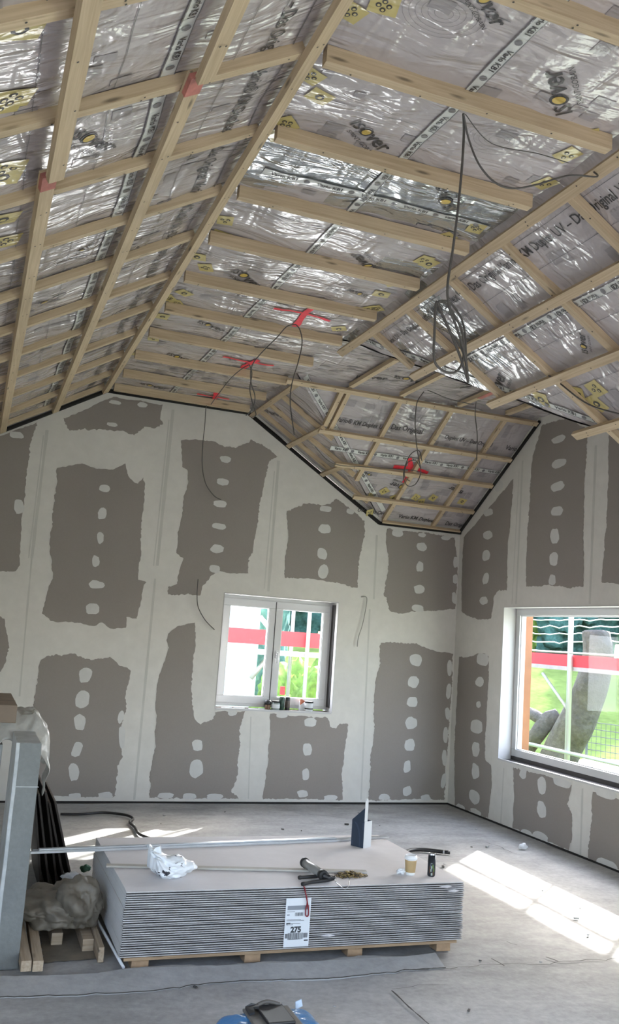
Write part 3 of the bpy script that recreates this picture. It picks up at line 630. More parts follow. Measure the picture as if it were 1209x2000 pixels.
# long timbers along the room, under them
for x, lab, red in ((XF0-.015, 'long pine timber along the top edge of the left slope, longest in view', None), (.575, 'long pine timber down the middle of the left slope with a red stained joint', (6.10, 6.30)), (.10, 'long pine timber on the left slope with a red stained joint, leftmost in view', (6.35, 6.47)), (-.38, 'long pine timber lowest on the left slope near the eave', None)):
    yj = {.575: 3.12, .10: 3.62}.get(x, 1.2)
    batten(Lp(x, YB-.02, -.002), Lp(x, yj, -.002), .065, .031, nL, lab, 'long timbers of the left slope', 'ceiling_timber', red=((YB-.02-yj-.13, YB-.02-yj+.001) if yj > 2 else None), cat='timber')
# the next lengths of timber nearer the camera, lapped at the red joints
for x, y0 in ((.59, 3.13), (.115, 3.63)):
    batten(Lp(x, y0, -.030), Lp(x, 1.2, -.030), .066, .031, nL, 'pine timber running toward the camera from the red joint, ' + ('middle of the left slope' if x > .5 else 'leftmost of the left slope'), 'lapped timber ends', 'ceiling_timber', cat='timber')
# long timbers of the right slope
def yv2(x): return YC0-(x-XF1)*1.128
for x, lab in ((2.61, 'thick pine timber along the edge where the right slope starts'), (3.03, 'long pine timber on the right slope, next below the edge timber'), (3.45, 'long pine timber on the right slope, third down from the edge'), (3.87, 'long pine timber on the right slope, lowest, at the right picture edge')):
    ye = yv2(x)+(.08 if x > 2.7 else .12)
    batten(Rp(x, ye), Rp(x, 1.5), .062, .031, nR, lab, 'long timbers of the right slope', 'ceiling_timber', cat='timber')
for i, x in enumerate((2.61, 3.05, 3.47)):
    ys = YC1+(x-XF1)*.939+.02
    batten(Rp(x, ys), Rp(x, YB-.02), .05, .031, nR, 'short pine timber on the small triangle of slope by the end wall, ' + ('uppermost', 'middle one', 'lowest')[i], 'timbers of the small triangle', 'ceiling_timber', cat='timber')
# cross battens running down the right slope
q = [3.05, 3.68, 4.31, 4.93, 5.55, 6.12]
for i, y in enumerate(q[::-1]):
    xe = min(XE-.02, XF1+(YC0-y)/1.128-.03)
    batten(Rp(XF1+.03, y, .031), Rp(xe, y, .031), .048, .046, nR, f'pine batten running down the right slope, {ORD[i]} from the valley', 'battens down the right slope')
for i, (y, x1) in enumerate(((8.30, 3.2), (8.68, 3.62), (9.02, 3.95))):
    batten(Rp(XF1+.06, y, .031), Rp(x1, y, .031), .03, .046, nR, 'thin pine batten in the small triangle of slope by the end wall, ' + ('uppermost', 'middle one', 'nearest the wall')[i], 'thin battens of the small triangle')
# cross wing: battens along the wing
def yof(px): return F5P(px)
for i, (a, x1) in enumerate(((551, 0), (0, 0), (0, 0), (0, 0), (0, 0))):
    pxs = ((551, 753), (625, 843), (657, 908), (692, 972), (745, 1027))[i]
    p = at(*pxs, *P_FAR) if i else Vector((2.55, YC1+.02, 0)); yy = min(p.y, YB-.03)
    batten(Fp(p.x-.01 if i else 2.50, yy), Fp(XR-.02, yy), .05, .031, nF, 'pine batten along the far slope of the side wing, ' + ('at its top edge', 'second from its top', 'third from its top', 'fourth from its top', 'lowest, on the wall')[i], 'battens along the far slope of the side wing')
for i, pxs in enumerate(((690, 770), (790, 790), (885, 815), (985, 840))):
    x = at(*pxs, *P_FAR).x-.03; y1 = min(YB-.03, YC1+(x-XF1)*.939-.03)
    batten(Fp(x, YC1+.02, .031), Fp(x-.0, y1, .031), .045, .046, nF, f'pine batten running down the far slope of the side wing, {ORD[i]} from the left', 'battens down the far slope of the side wing')
batten(Fp(4.83-1.75, YC1+.05, .031), Fp(3.08, 8.12, .031), .045, .046, nF, 'short pine batten at the top left of the far slope of the side wing', 'battens down the far slope of the side wing')
for i, x in enumerate((3.13, 3.66, 4.30, 4.85)):
    o = batten((x, YC0+.08, ZF+.02), (x-.0, YC1-.03, ZF+.02), .05, .04, (0, 0, 1), 'short pine batten across the flat top of the side wing, ' + ('leftmost', 'second from the left', 'the red painted one', 'rightmost')[i], 'battens across the flat top of the side wing', red=(.1, .6) if i == 2 else None)
# ---------------------------------------------------------------- hanging cables
def cable(pts, r, label, group='cables hanging from the roof', m=None, name='cable'):
    bm = BM(); tube(bm, smoothpath(pts, 8), r*.76, 6); return tag(obj(name, bm, m or M_CABLE, smooth=True), label, 'cable', group)
def up_(px, y): return at(px[0], px[1], (0, 1, 0), y)
K = lambda L_, y: [up_(q, y) for q in L_]
a0 = at(905, 222, (0, 0, 1), ZF-.005)
cable([a0]+K([(906,260),(902,330),(893,420),(884,490),(874,560),(878,600),(892,640),(905,680),(912,718),(914,748)], a0.y+.05), .0075, 'grey cable hanging in a long straight drop from the near batten')
cable([a0]+K([(915,270),(935,320),(965,355),(1000,368),(1050,360),(1110,343),(1165,345)], a0.y+.05)+[at(1160, 336, *P_R)], .006, 'grey cable looping from the near batten to the right slope')
cable([a0+Vector((.01, 0, 0)), up_((960, 280), a0.y+.06), up_((1050, 300), a0.y+.1), at(1110, 318, (0, 0, 1), ZF+.01)], .003, 'thin cable stretched right under the film')
yc = a0.y+.1
cable(K([(914,745),(900,700),(880,650),(862,610),(852,590),(849,640),(848,700),(862,722),(885,728),(900,715),(906,690),(903,650),(890,620),(872,595),(856,588)], yc), .0075, 'grey cable coiled in a tall loop under the side wing')
cable(K([(914,748),(908,700),(895,670),(875,640),(858,600),(862,588),(880,592),(900,620),(908,650),(910,690),(913,735)], yc+.03), .0065, 'second grey cable loop tied beside the tall coil')
cable([at(898, 758, (0, 1, 0), 6.0), at(930, 752, (0, 1, 0), 5.9), at(975, 740, (0, 1, 0), 5.7), at(1005, 722, (0, 1, 0), 5.5), at(1040, 727, (0, 1, 0), 5.4), at(1075, 735, *P_R)], .006, 'grey cable curving along the right slope')
cable([at(1095, 750, *off(P_R, .0)), at(1150, 790, (0, 1, 0), 4.55), at(1225, 812, (0, 1, 0), 4.3)], .007, 'grey cable sagging across the lower right slope')
for i, (hx, hy, L1, L2, lab) in enumerate((
   (578, 634, [(560,638),(540,660),(510,690),(492,715),(490,745),(498,775),(492,800),(480,812)], [(586,645),(590,670),(583,705),(570,750),(567,790),(575,850)], 'nearest red cross'),
   (487, 712, [(470,722),(450,740),(430,765),(412,790)], [(492,730),(488,760),(494,790),(500,810),(492,815)], 'middle red cross'),
   (404, 788, [(402,800),(400,830),(396,870),(395,910),(402,945),(418,968),(432,976)], None, 'farthest red cross'))):
    p = at(hx, hy, (0, 0, 1), ZF+.02)
    cable([p]+[at(u, v, (0, 1, 0), min(p.y+.02*k, YB-.04)) for k, (u, v) in enumerate(L1)], .006, f'grey cable hanging from the {lab} on the left side')
    if L2: cable([p]+[at(u, v, (0, 1, 0), min(p.y-.01*k, YB-.04)) for k, (u, v) in enumerate(L2)], .006, f'grey cable hanging from the {lab} on the right side')
p = at(828, 765, (0, 0, 1), ZF)
cable([p]+K([(815,785),(811,820),(812,850),(816,885),(822,915)], p.y), .006, 'grey cable dropping from the side wing to the far red cross')
cable([at(835, 762, (0, 0, 1), ZF), at(880, 780, (0, 0, 1), ZF-.06), at(925, 790, (0, 0, 1), ZF-.03)], .005, 'cable strung under the flat top of the side wing')
cable([at(930, 785, (0, 0, 1), ZF)]+K([(928,810),(932,850),(931,900)], 7.4), .006, 'grey cable hanging beside the red batten of the side wing')
cable(K([(801,940),(790,930),(795,905),(812,900),(822,920),(812,945),(795,948),(788,925),(800,890),(818,880),(824,900)], 8.3), .006, 'small coil of grey cable at the red cross of the far slope')
cable([at(615, 872, (0, 1, 0), 8.2), at(650, 905, (0, 1, 0), 8.3), at(710, 912, (0, 1, 0), 8.4), at(800, 918, (0, 1, 0), 8.35), at(830, 925, (0, 1, 0), 8.4)], .005, 'grey cable lying along the far slope to the red cross')
cable(K([(387,1131),(385,1160),(387,1185),(400,1210),(419,1230)], YB-.03), .006, 'short grey cable out of the end wall left of the window', 'cable ends out of the end wall')
cable([at(705, 1166, *P_B)]+K([(716,1167),(715,1185),(708,1220),(700,1245),(698,1263)], YB-.03), .006, 'short light cable out of the end wall right of the window', 'cable ends out of the end wall', M_CABLE2)
# ---------------------------------------------------------------- windows
def winbox(parent, name, m, boxes, bev=.004):
    bm = BM()
    for a, b_ in boxes: box(bm, a, b_, 0, None, bev)
    return obj(name, bm, m, parent)
def rectframe(a0, a1, z0, z1, w, fn):
    return [fn(a0, a1, z0, z0+w), fn(a0, a1, z1-w, z1), fn(a0, a0+w, z0+w, z1-w), fn(a1-w, a1, z0+w, z1-w)]
w1 = tag(empty('window_1', (0, 0, 0)), kind='structure')
D = .15
fn = lambda y0, y1: (lambda a, b_, c, d: ((a, y0, c), (b_, y1, d)))
winbox(w1, 'window_frame', M_PVC, rectframe(WX0+.005, WX1-.005, WZ0+.02, WZ1-.005, .05, fn(YB+D, YB+D+.07)))
mid = 3.105
for a, b_, hnd in ((WX0+.035, mid+.01, 0), (mid-.012+.024, WX1-.04, 1)):
    s = winbox(w1, 'window_sash', M_PVC, rectframe(a, b_, WZ0+.055, WZ1-.045, .075, fn(YB+D-.02, YB+D+.045)))
    winbox(s, 'glazing_bead', M_PVC, rectframe(a+.07, b_-.07, WZ0+.125, WZ1-.115, .012, fn(YB+D-.012, YB+D+.03)), 0)
    bm = BM(); box(bm, (a+.07, YB+D+.012, WZ0+.125), (b_-.07, YB+D+.018, WZ1-.115)); obj('glass_pane', bm, M_GLASS, s)
    if hnd:
        bm = BM(); box(bm, (a+.025, YB+D-.032, 1.50), (a+.050, YB+D-.02, 1.58), 0, None, .003); box(bm, (a+.027, YB+D-.062, 1.44), (a+.047, YB+D-.046, 1.56), 0, None, .004); box(bm, (a+.030, YB+D-.05, 1.54), (a+.044, YB+D-.03, 1.56)); obj('window_handle', bm, M_PVC, s)
winbox(w1, 'window_seal', M_GASK, [((WX1-.012, YB+.06, WZ0+.05), (WX1-.004, YB+D, WZ1-.03)), ((mid+.003, YB+D-.022, WZ0+.06), (mid+.010, YB+D-.002, WZ1-.05))], 0)
winbox(w1, 'window_reveal', M_REV, [((WX1-.004, YB-.004, WZ0), (WX1+.003, YB+D, WZ1)), ((WX0-.003, YB-.004, WZ0), (WX0+.004, YB+D, WZ1)), ((WX0, YB-.004, WZ1-.004), (WX1, YB+D, WZ1+.003))], 0)
bm = BM(); box(bm, (WX0+.004, YB+.01, WZ0-.004), (WX1-.004, YB+D+.05, WZ0+.006)); obj('window_sill', bm, mat('dusty_brown_sill', (.13, .10, .085), .85, nz=(20, .4)), w1)
bm = BM(); box(bm, (WX0+.004, YB-.005, WZ0-.012), (WX1-.004, YB+.02, WZ0+.008)); obj('sill_edge', bm, M_REV, w1)
w2 = tag(empty('window_2', (0, 0, 0)), kind='structure')
fx = lambda x0, x1: (lambda a, b_, c, d: ((x0, a, c), (x1, b_, d)))
winbox(w2, 'window_frame', M_PVC, rectframe(VY0+.005, VY1-.005, VZ0+.04, VZ1-.005, .07, fx(XR+D, XR+D+.08)))
winbox(w2, 'glazing_bead', M_PVC, rectframe(VY0+.07, VY1-.07, VZ0+.105, VZ1-.07, .014, fx(XR+D+.02, XR+D+.06)), 0)
bm = BM(); box(bm, (XR+D+.036, VY0+.07, VZ0+.105), (XR+D+.042, VY1-.07, VZ1-.07)); obj('glass_pane', bm, M_GLASS, w2)
winbox(w2, 'window_reveal', M_REV, [((XR-.004, VY1-.004, VZ0), (XR+D, VY1+.003, VZ1)), ((XR-.004, VY0, VZ1-.004), (XR+D, VY1, VZ1+.003)), ((XR-.006, VY0, VZ0-.006), (XR+.018, VY1, VZ0+.010))], 0)
winbox(w2, 'window_seal', M_GASK, [((XR+.018, VY0, VZ0-.002), (XR+D, VY1-.004, VZ0+.004)), ((XR+D-.003, VY0, VZ0+.004), (XR+D+.02, VY1-.004, VZ0+.04))], 0)

# ---------------------------------------------------------------- pallet and plasterboard stack
SX0, SX1, SY0, SY1, ZB, ZS = .91, 2.89, 4.82, 6.03, .064, .390
pal = tag(empty('wooden_pallet', (0, 0, 0)), 'rough wooden pallet under the stack of plasterboard sheets', 'pallet')
M_PAL = wood('pallet_wood', (.36, .25, .15), (.24, .16, .09)); M_PALB = mat('pallet_block_wood', (.33, .22, .13), .8, nz=(14, .25))
for y in (SY0+.0, SY0+.24, SY0+.50, SY0+.76, SY1-.10):
    bm = BM(); box(bm, (SX0+.02, y, .048), (SX1-.03, y+.10, .063), 0, None, .002); obj('top_plank', bm, M_PAL, pal)
for y in (SY0+.02, SY0+.55, SY1-.10):
    for x in (.975, 1.58, 2.18, 2.74):
        bm = BM(); box(bm, (x, y, .0), (x+.09, y+.09, .048), 0, None, .003); obj('block', bm, M_PALB, pal)
random.seed(3)
M_PBE = mat('plasterboard_edge', (.43, .42, .41), .75, nz=(30, .12), noise2=(4, .08)); M_PBT = mat('plasterboard_face', (.66, .635, .64), .7, nz=(1.6, .05), noise2=(12, .03)); M_PBC = mat('plasterboard_cut_end', (.70, .70, .70), .8, nz=(9, .04))
M_PBD = mat('plasterboard_gap_shade', (.13, .125, .12), .85); NBD = 29; PT = (ZS-ZB)/NBD  # dark colour painted into the gaps between sheets as shade
words = ['topmost', 'second from the top', 'third from the top', 'fourth from the top', 'fifth from the top', 'sixth from the top', 'seventh from the top', 'eighth from the top', 'ninth from the top', 'tenth from the top', 'eleventh from the top', 'twelfth from the top', 'thirteenth from the top', 'fourteenth from the top', 'the middle one', 'fourteenth from the bottom', 'thirteenth from the bottom', 'twelfth from the bottom', 'eleventh from the bottom', 'tenth from the bottom', 'ninth from the bottom', 'eighth from the bottom', 'seventh from the bottom', 'sixth from the bottom', 'fifth from the bottom', 'fourth from the bottom', 'third from the bottom', 'second from the bottom', 'lowest, on the pallet']
for k in range(NBD):
    z1 = ZS-k*PT; z0 = z1-PT*(.985 if k % 8 != 7 else .80); g = k//8; random.seed(k+40)
    jx = random.uniform(-.0007, .0007)+(.003, -.002, .002, 0)[g]; jy = random.uniform(-.003, .002)
    y0, y1, x0, x1 = SY0+jy, SY1+jy, SX0+jx, SX1+jx+random.uniform(-.004, .004); c = .0042; h_ = z1-z0
    bm = BM(); prof = [(y0+.0015, z0+.0008), (y0, z0+h_*.25), (y0+.0008, z0+h_*.58), (y0+.002, z0+h_*.64), (y0+.02, z0+h_*.67), (y0+.075, z1), (y1-.045, z1), (y1-.004, z0+h_*.62), (y1, z0+h_*.4), (y1-.001, z0), (y0+.004, z0)]
    a = [bm.verts.new((x0, p, q)) for p, q in prof]; b = [bm.verts.new((x1, p, q)) for p, q in prof]; n = len(prof)
    f = bm.faces.new(a[::-1]); f.material_index = 2; f = bm.faces.new(b); f.material_index = 2
    for i in range(n):
        f = bm.faces.new((a[i], a[(i+1) % n], b[(i+1) % n], b[i])); f.material_index = 1 if 4 <= i <= 6 else (3 if 2 <= i <= 3 else 0)
    if k == 0:
        for f in bm.faces:
            if f.material_index == 3: f.material_index = 1
    tag(obj('plasterboard_sheet', bm, [M_PBE, M_PBT, M_PBC, M_PBD]), f'grey plasterboard sheet in the pallet stack, {words[k]}', 'plasterboard', 'plasterboard sheets stacked on the pallet')
# torn paper curls on the front edge
bm = BM()
for px_, py_ in ((640, 1828), (885, 1741), (870, 1733)):
    p = at(px_, py_, (0, 1, 0), SY0-.004); w = .045
    for s in range(2): ngon(bm, [p+Vector((-w, 0, s*.004)), p+Vector((0, -.012, .010+s*.004)), p+Vector((w, 0, s*.004)), p+Vector((.01, -.006, -.003+s*.004))])
tag(obj('torn_paper', bm, M_PBT), 'torn paper curls hanging off the front edges of the board stack', 'paper', kind='stuff')
# paper label
M_PAPER = mat('label_paper', (.66, .68, .70), .6); M_DK = mat('label_ink', (.03, .033, .04), .6); M_GR = mat('label_grey', (.22, .235, .26), .6)
lab = tag(empty('paper_label', (0, 0, 0)), 'white paper label with barcode and number stuck on the stack front', 'label')
yl = SY0-.006; c0 = at(558, 1768, (0, 1, 0), yl); c1 = at(607, 1766, (0, 1, 0), yl); c2 = at(554, 1844, (0, 1, 0), yl); c3 = at(603, 1843, (0, 1, 0), yl)
lx0 = (c0.x+c2.x)/2; lx1 = (c1.x+c3.x)/2; lz1 = (c0.z+c1.z)/2; lz0 = (c2.z+c3.z)/2; LW, LH = lx1-lx0, lz1-lz0
bm = BM(); box(bm, (lx0, yl, lz0), (lx1, yl+.0012, lz1)); obj('sheet', bm, M_PAPER, lab)
bm = BM()
def lr(u0, v0, u1, v1, mi=0): ngon(bm, [(lx0+LW*u0, yl-.0006, lz1-LH*v0), (lx0+LW*u1, yl-.0006, lz1-LH*v0), (lx0+LW*u1, yl-.0006, lz1-LH*v1), (lx0+LW*u0, yl-.0006, lz1-LH*v1)], mi)
lr(.07, .02, .93, .13, 0); obj('label_header', bm, M_GR, lab); bm = BM()
random.seed(2); u = .38
while u < .68: w = random.choice([.008, .016, .024]); lr(u, .20, u+w, .29); u += w+.012
for v in (.17, .375, .40, .475): lr(.06, v, .06+random.uniform(.3, .7), v+.010)
lr(.06, .245, .17, .262); lr(.06, .455, .22, .475)
u = .04
while u < .92: w = random.choice([.010, .018, .03]); lr(u, .72 if .15 < u < .75 else .73, u+w, .885 if .15 < u < .75 else .85); u += w+.012
lr(.20, .875, .66, .885); lr(.80, .90, .96, .935)
obj('label_print', bm, M_DK, lab)
def flat_text(s, o, ax, upv, width, m, name, parent, bold=.02, thick=0):
    c = bpy.data.curves.new('t', 'FONT'); c.body = s; c.offset = bold; c.extrude = thick; ob = bpy.data.objects.new('t', c); C.objects.link(ob); bpy.context.view_layer.update()
    me = bpy.data.meshes.new_from_object(ob.evaluated_get(bpy.context.evaluated_depsgraph_get())); xs = [v.co.x for v in me.vertices]; x0 = min(xs); k = width/(max(xs)-x0)
    ax = Vector(ax).normalized(); upv = Vector(upv).normalized(); nn = ax.cross(upv)
    for v in me.vertices: v.co = Vector(o)+ax*((v.co.x-x0)*k)+upv*(v.co.y*k)+nn*(v.co.z*k)
    bpy.data.objects.remove(ob); bpy.data.curves.remove(c); me.materials.append(m); r = bpy.data.objects.new(name, me); C.objects.link(r); r.parent = parent; return r
flat_text('275', (lx0+LW*.24, yl-.0010, lz1-LH*.70), (1, 0, 0), (0, 0, 1), LW*.42, M_DK, 'label_number', lab, .05)
for v in lab.children[-1].data.vertices: v.co.z = lz1-LH*.70+(v.co.z-(lz1-LH*.70))*1.25
flat_text('RB 12,5', (lx0+LW*.06, yl-.0010, lz1-LH*.515), (1, 0, 0), (0, 0, 1), LW*.25, M_DK, 'label_line', lab, .02)
# ---------------------------------------------------------------- metal profiles and lath across the stack
M_ZINC = mat('zinc_steel', (.60, .62, .65), .32, metal=.75, nz=(9, .1)); M_LATH = mat('grey_lath', (.42, .40, .36), .7, nz=(8, .12))
def profile(a, b_, w, h_, z, label):
    a, b_ = Vector((a[0], a[1], z)), Vector((b_[0], b_[1], z)); M = frame_m(a, b_-a, (0, 0, 1)); L_ = (b_-a).length; bm = BM(); t = .0012
    box(bm, (0, 0, 0), (L_, w, t), 0, M); box(bm, (0, 0, t), (L_, t, h_), 0, M); box(bm, (0, w-t, t), (L_, w, h_), 0, M)
    box(bm, (0, t, h_-t), (L_, t+.006, h_), 0, M); box(bm, (0, w-t-.006, h_-t), (L_, w-t, h_), 0, M)
    return tag(obj('metal_profile', bm, M_ZINC), label, 'metal profile', 'metal profiles lying across the stack')
pa, pb = at(58, 1665, (0, 0, 1), .392), at(765, 1637, (0, 0, 1), .392)
d_ = (pb-pa).normalized(); nrm_ = Vector((-d_.y, d_.x, 0))
profile(pa-nrm_*.035, pb-nrm_*.035-d_*.35, .026, .012, .3915, 'silver metal profile on the back of the stack, nearest of the bundle')
profile(pa+d_*.02, pb-d_*.02, .026, .012, .3915, 'silver metal profile on the back of the stack, farthest of the bundle')
profile(pa+d_*.05-nrm_*.018, pb-d_*.45-nrm_*.018, .026, .009, .4045, 'silver metal profile on the back of the stack, lying on top of the other two')
la, lb = at(207, 1694, (0, 0, 1), .392), at(717, 1706, (0, 0, 1), .392); M = frame_m(la, lb-la, (0, 0, 1)); bm = BM(); box(bm, (0, -.004, .0), ((lb-la).length, .042, .011), 0, M, .002)
tag(obj('lath', bm, M_LATH), 'long flat grey lath lying along the front of the stack top', 'lath')
# ---------------------------------------------------------------- things on the stack
def blob(name, c, sx, sy, sz, seed, m, amp=.3, sub=5, crease=.5, z0=None, rz=0, fn=None, parent=None, fq=1.0):
    bm = BM(); bmesh.ops.create_icosphere(bm, subdivisions=sub, radius=1)
    R_ = Matrix.Rotation(rz, 3, 'Z')
    for v in bm.verts:
        p = v.co.copy(); q = p*1.4*fq+Vector((seed, seed*.7, 0))
        d = 1+amp*noise.noise(q)-crease*.5*abs(noise.noise(q*2.1))+crease*.35*(1-2*abs(noise.noise(q*3.7)))*.5
        p = Vector((p.x*d, p.y*d, p.z*d)); p = Vector((p.x*sx, p.y*sy, p.z*sz))
        if fn: p = fn(p)
        v.co = R_ @ p+Vector(c)
        if z0 is not None and v.co.z < z0: v.co.z = z0+.0005*(1+noise.noise(q*4))
    for f in bm.faces: f.smooth = True
    return obj(name, bm, m, parent)
M_BAG = mat('white_plastic', (.74, .76, .78), .35, nz=(3, .03), bump=(14, .5, .01), coat=.3); M_BAGP = mat('bag_print', (.03, .03, .04), .4)
cb = at(336, 1712, (0, 0, 1), ZS)
bag = tag(empty('plastic_bag', (0, 0, 0)), 'crumpled white plastic bag with black print on the board stack', 'bag')
def bagf(p):
    k = max(0, -p.x/.10)
    return Vector((p.x-.03*k*k*(p.z > .03), p.y, p.z+.085*max(0, k-.25)**1.2*(1 if p.z > -.01 else .1)))
b0 = blob('bag_body', cb+Vector((-.008, .02, .048)), .122, .095, .062, 3.3, M_BAG, .35, 5, .45, ZS+.001, -.15, bagf, bag, .8)
b0.data.materials.append(M_BAGP)
me = b0.data
for f in me.polygons:
    c = f.center; u = (c.x-cb.x); v = c.z-ZS; w = noise.noise(Vector((c.x*42, c.y*42, c.z*48))); top_ = f.normal.z > .35
    if (w > .27 and -.11 < u < -.03 and .0 < v < .07 and f.normal.y < 0) or (w > .2 and top_ and .0 < u < .05 and v > .07): f.material_index = 1
bm = BM(); hp = at(312, 1652, (0, 0, 1), ZS+.15)
hb = [cb+Vector((-.115, .03, .03)), cb+Vector((-.055, .02, .07)), cb+Vector((-.075, .03, .155)), cb+Vector((-.10, .035, .145)), cb+Vector((-.13, .03, .10))]
prism(bm, hb, (.006, .012, .002)); obj('bag_handle', bm, M_BAG, bag)
# sealant gun
gun = tag(empty('sealant_gun', (0, 0, 0)), 'grey skeleton sealant gun with black handles lying near the stack front', 'sealant gun')
M_GREY = mat('grey_barrel', (.27, .265, .25), .35, coat=.3); M_STEEL = mat('steel_rod', (.5, .5, .5), .3, metal=.9)
g0 = at(594, 1684, (0, 0, 1), ZS+.032); g1 = at(632, 1710, (0, 0, 1), ZS+.032); ga = (g1-g0).normalized(); M = frame_m(g0, ga, (0, 0, 1)) @ Matrix.Rotation(math.pi/2, 4, 'Y'); GL = (g1-g0).length
def cyl(name, u0, u1, r, m, parent=gun, seg=24):
    bm = BM(); lathe(bm, [(r*.92, u0), (r, u0+.003), (r, u1-.003), (r*.92, u1)], seg, 0, M); return obj(name, bm, m, parent)
cyl('barrel', .02, GL-.02, .025, M_GREY); cyl('front_cap', 0, .026, .029, M_BLK); cyl('rear_cap', GL-.03, GL+.01, .029, M_BLK); cyl('nozzle', -.035, .0, .006, M_STEEL)
hx = at(655, 1715, (0, 0, 1), ZS+.02)
bm = BM(); tube(bm, smoothpath([g1+ga*.0, g1+ga*.02+Vector((.03, 0, -.008)), hx], 5), [.020]*3+[.015]*3+[.010]*5, 8); obj('gun_body', bm, M_BLK, gun)
bm = BM(); tube(bm, smoothpath([hx, at(630, 1711, (0, 0, 1), ZS+.016), at(600, 1713, (0, 0, 1), ZS+.014), at(583, 1714, (0, 0, 1), ZS+.014)], 4), [.007]+[.010]*10+[.012, .010], 8); obj('handle', bm, M_BLK, gun)
bm = BM(); tube(bm, smoothpath([hx, at(640, 1719, (0, 0, 1), ZS+.013), at(610, 1723, (0, 0, 1), ZS+.013), at(590, 1727, (0, 0, 1), ZS+.012)], 4), [.007]+[.010]*10+[.012, .011], 8); obj('trigger', bm, M_BLK, gun)
bm = BM(); tube(bm, smoothpath([hx, at(655, 1722, (0, 0, 1), ZS+.02), at(665, 1731, (0, 1, 0), SY0-.01), at(674, 1736, (0, 1, 0), SY0-.02), at(680, 1731, (0, 1, 0), SY0-.01), at(682, 1720, (0, 0, 1), ZS+.012), at(683, 1717, (0, 0, 1), ZS+.02)], 5), .0028, 6); obj('push_rod', bm, M_STEEL, gun)
M_STR = mat('red_cord', (.20, .012, .02), .7)
bm = BM(); s0 = at(592, 1727, (0, 0, 1), ZS+.010); ys = SY0-.012
tube(bm, smoothpath([s0, at(595, 1737, (0, 1, 0), ys), at(600, 1760, (0, 1, 0), ys-.003), at(597, 1778, (0, 1, 0), ys-.003), at(597, 1788, (0, 1, 0), ys-.003), at(602, 1788, (0, 1, 0), ys-.003), at(602, 1772, (0, 1, 0), ys-.006), at(597, 1745, (0, 1, 0), ys-.006), at(595, 1733, (0, 1, 0), ys-.004)], 6), .0034, 6); obj('wrist_strap', bm, M_STR, gun)
# heap of screws
random.seed(9); bm = BM(); cp = at(684, 1711, (0, 0, 1), ZS)
for i in range(150):
    a = random.uniform(0, 6.283); r = random.random()**.7; x = cp.x+math.cos(a)*r*.095+.0; y = cp.y+math.sin(a)*r*.06; z = ZS+.003+(1-r)*random.uniform(0, .026)
    t = random.uniform(0, 6.283); d = Vector((math.cos(t), math.sin(t), random.uniform(-.12, .12)))*.0155; p = Vector((x, y, z)); tube(bm, [p-d, p+d*.7, p+d*.98], [.0012, .0022, .0042], 5, i % 2)
tag(obj('screw_pile', bm, [mat('brass_screw', (.30, .22, .09), .4, metal=.6), mat('brown_screw', (.11, .08, .045), .5, metal=.5)]), 'small heap of loose brass and brown screws beside the sealant gun', 'screws', kind='stuff')
# dark blue open box
M_BLUE = mat('dark_blue_card', (.020, .034, .062), .45, coat=.2); M_CARD = mat('white_card', (.62, .64, .66), .6); M_BLUE2 = mat('blue_arc', (.035, .055, .095), .45)
cbx = tag(empty('cardboard_box', (0, 0, 0)), 'dark blue open carton with raised white lid on the far part of the stack', 'box')
q0 = at(685, 1651, (0, 0, 1), ZS); q1 = at(709, 1657, (0, 0, 1), ZS); ax_ = (q1-q0).normalized(); M = frame_m(q0, ax_, (0, 0, 1)); W_ = (q1-q0).length; hb = at(686, 1600, (0, 1, 0), q0.y).z-ZS; hf = at(710, 1578, (0, 1, 0), q1.y).z-ZS; dp = .085
bm = BM(); T = .0025
prism(bm, [M @ Vector(p) for p in ((0, 0, 0), (W_, 0, 0), (W_, 0, hf), (0, 0, hb))], M.to_3x3() @ Vector((0, T, 0))); 
prism(bm, [M @ Vector(p) for p in ((0, dp, 0), (W_, dp, 0), (W_, dp, hb), (0, dp, hb))], M.to_3x3() @ Vector((0, -T, 0)))
box(bm, (0, T, 0), (T, dp-T, hb), 0, M); box(bm, (T, T, 0), (W_-T, dp-T, T), 0, M); obj('carton', bm, M_BLUE, cbx)
bm = BM(); box(bm, (W_, 0, 0), (W_+.0025, dp, hb*1.0), 0, M); obj('side_panel', bm, M_CARD, cbx)
bm = BM(); box(bm, (W_-.002, .0, hb+.001), (W_+.001, .032, hf+.045), 0, M); box(bm, (W_-.004, .004, hf+.045), (W_+.006, .02, hf+.06), 0, M); obj('lid_flap', bm, M_CARD, cbx)
bm = BM(); pts = [(W_*.15, hb*.95), (W_*.42, hb*.9), (W_*.62, hb*.7), (W_*.72, hb*.4), (W_*.74, .02*hb), (W_*.66, .02*hb), (W_*.64, hb*.4), (W_*.52, hb*.66), (W_*.35, hb*.82)]
ngon(bm, [M @ Vector((x, -.0008, z)) for x, z in pts]); ngon(bm, [M @ Vector((x, -.0008, z)) for x, z in ((.004, .012), (.014, .012), (.014, .035), (.004, .035))]); ngon(bm, [M @ Vector((x, -.0008, z)) for x, z in ((W_*.86, hb*.68), (W_*.96, hb*.68), (W_*.96, hb*.95), (W_*.86, hb*.95))]); obj('carton_print', bm, M_BLUE2, cbx)
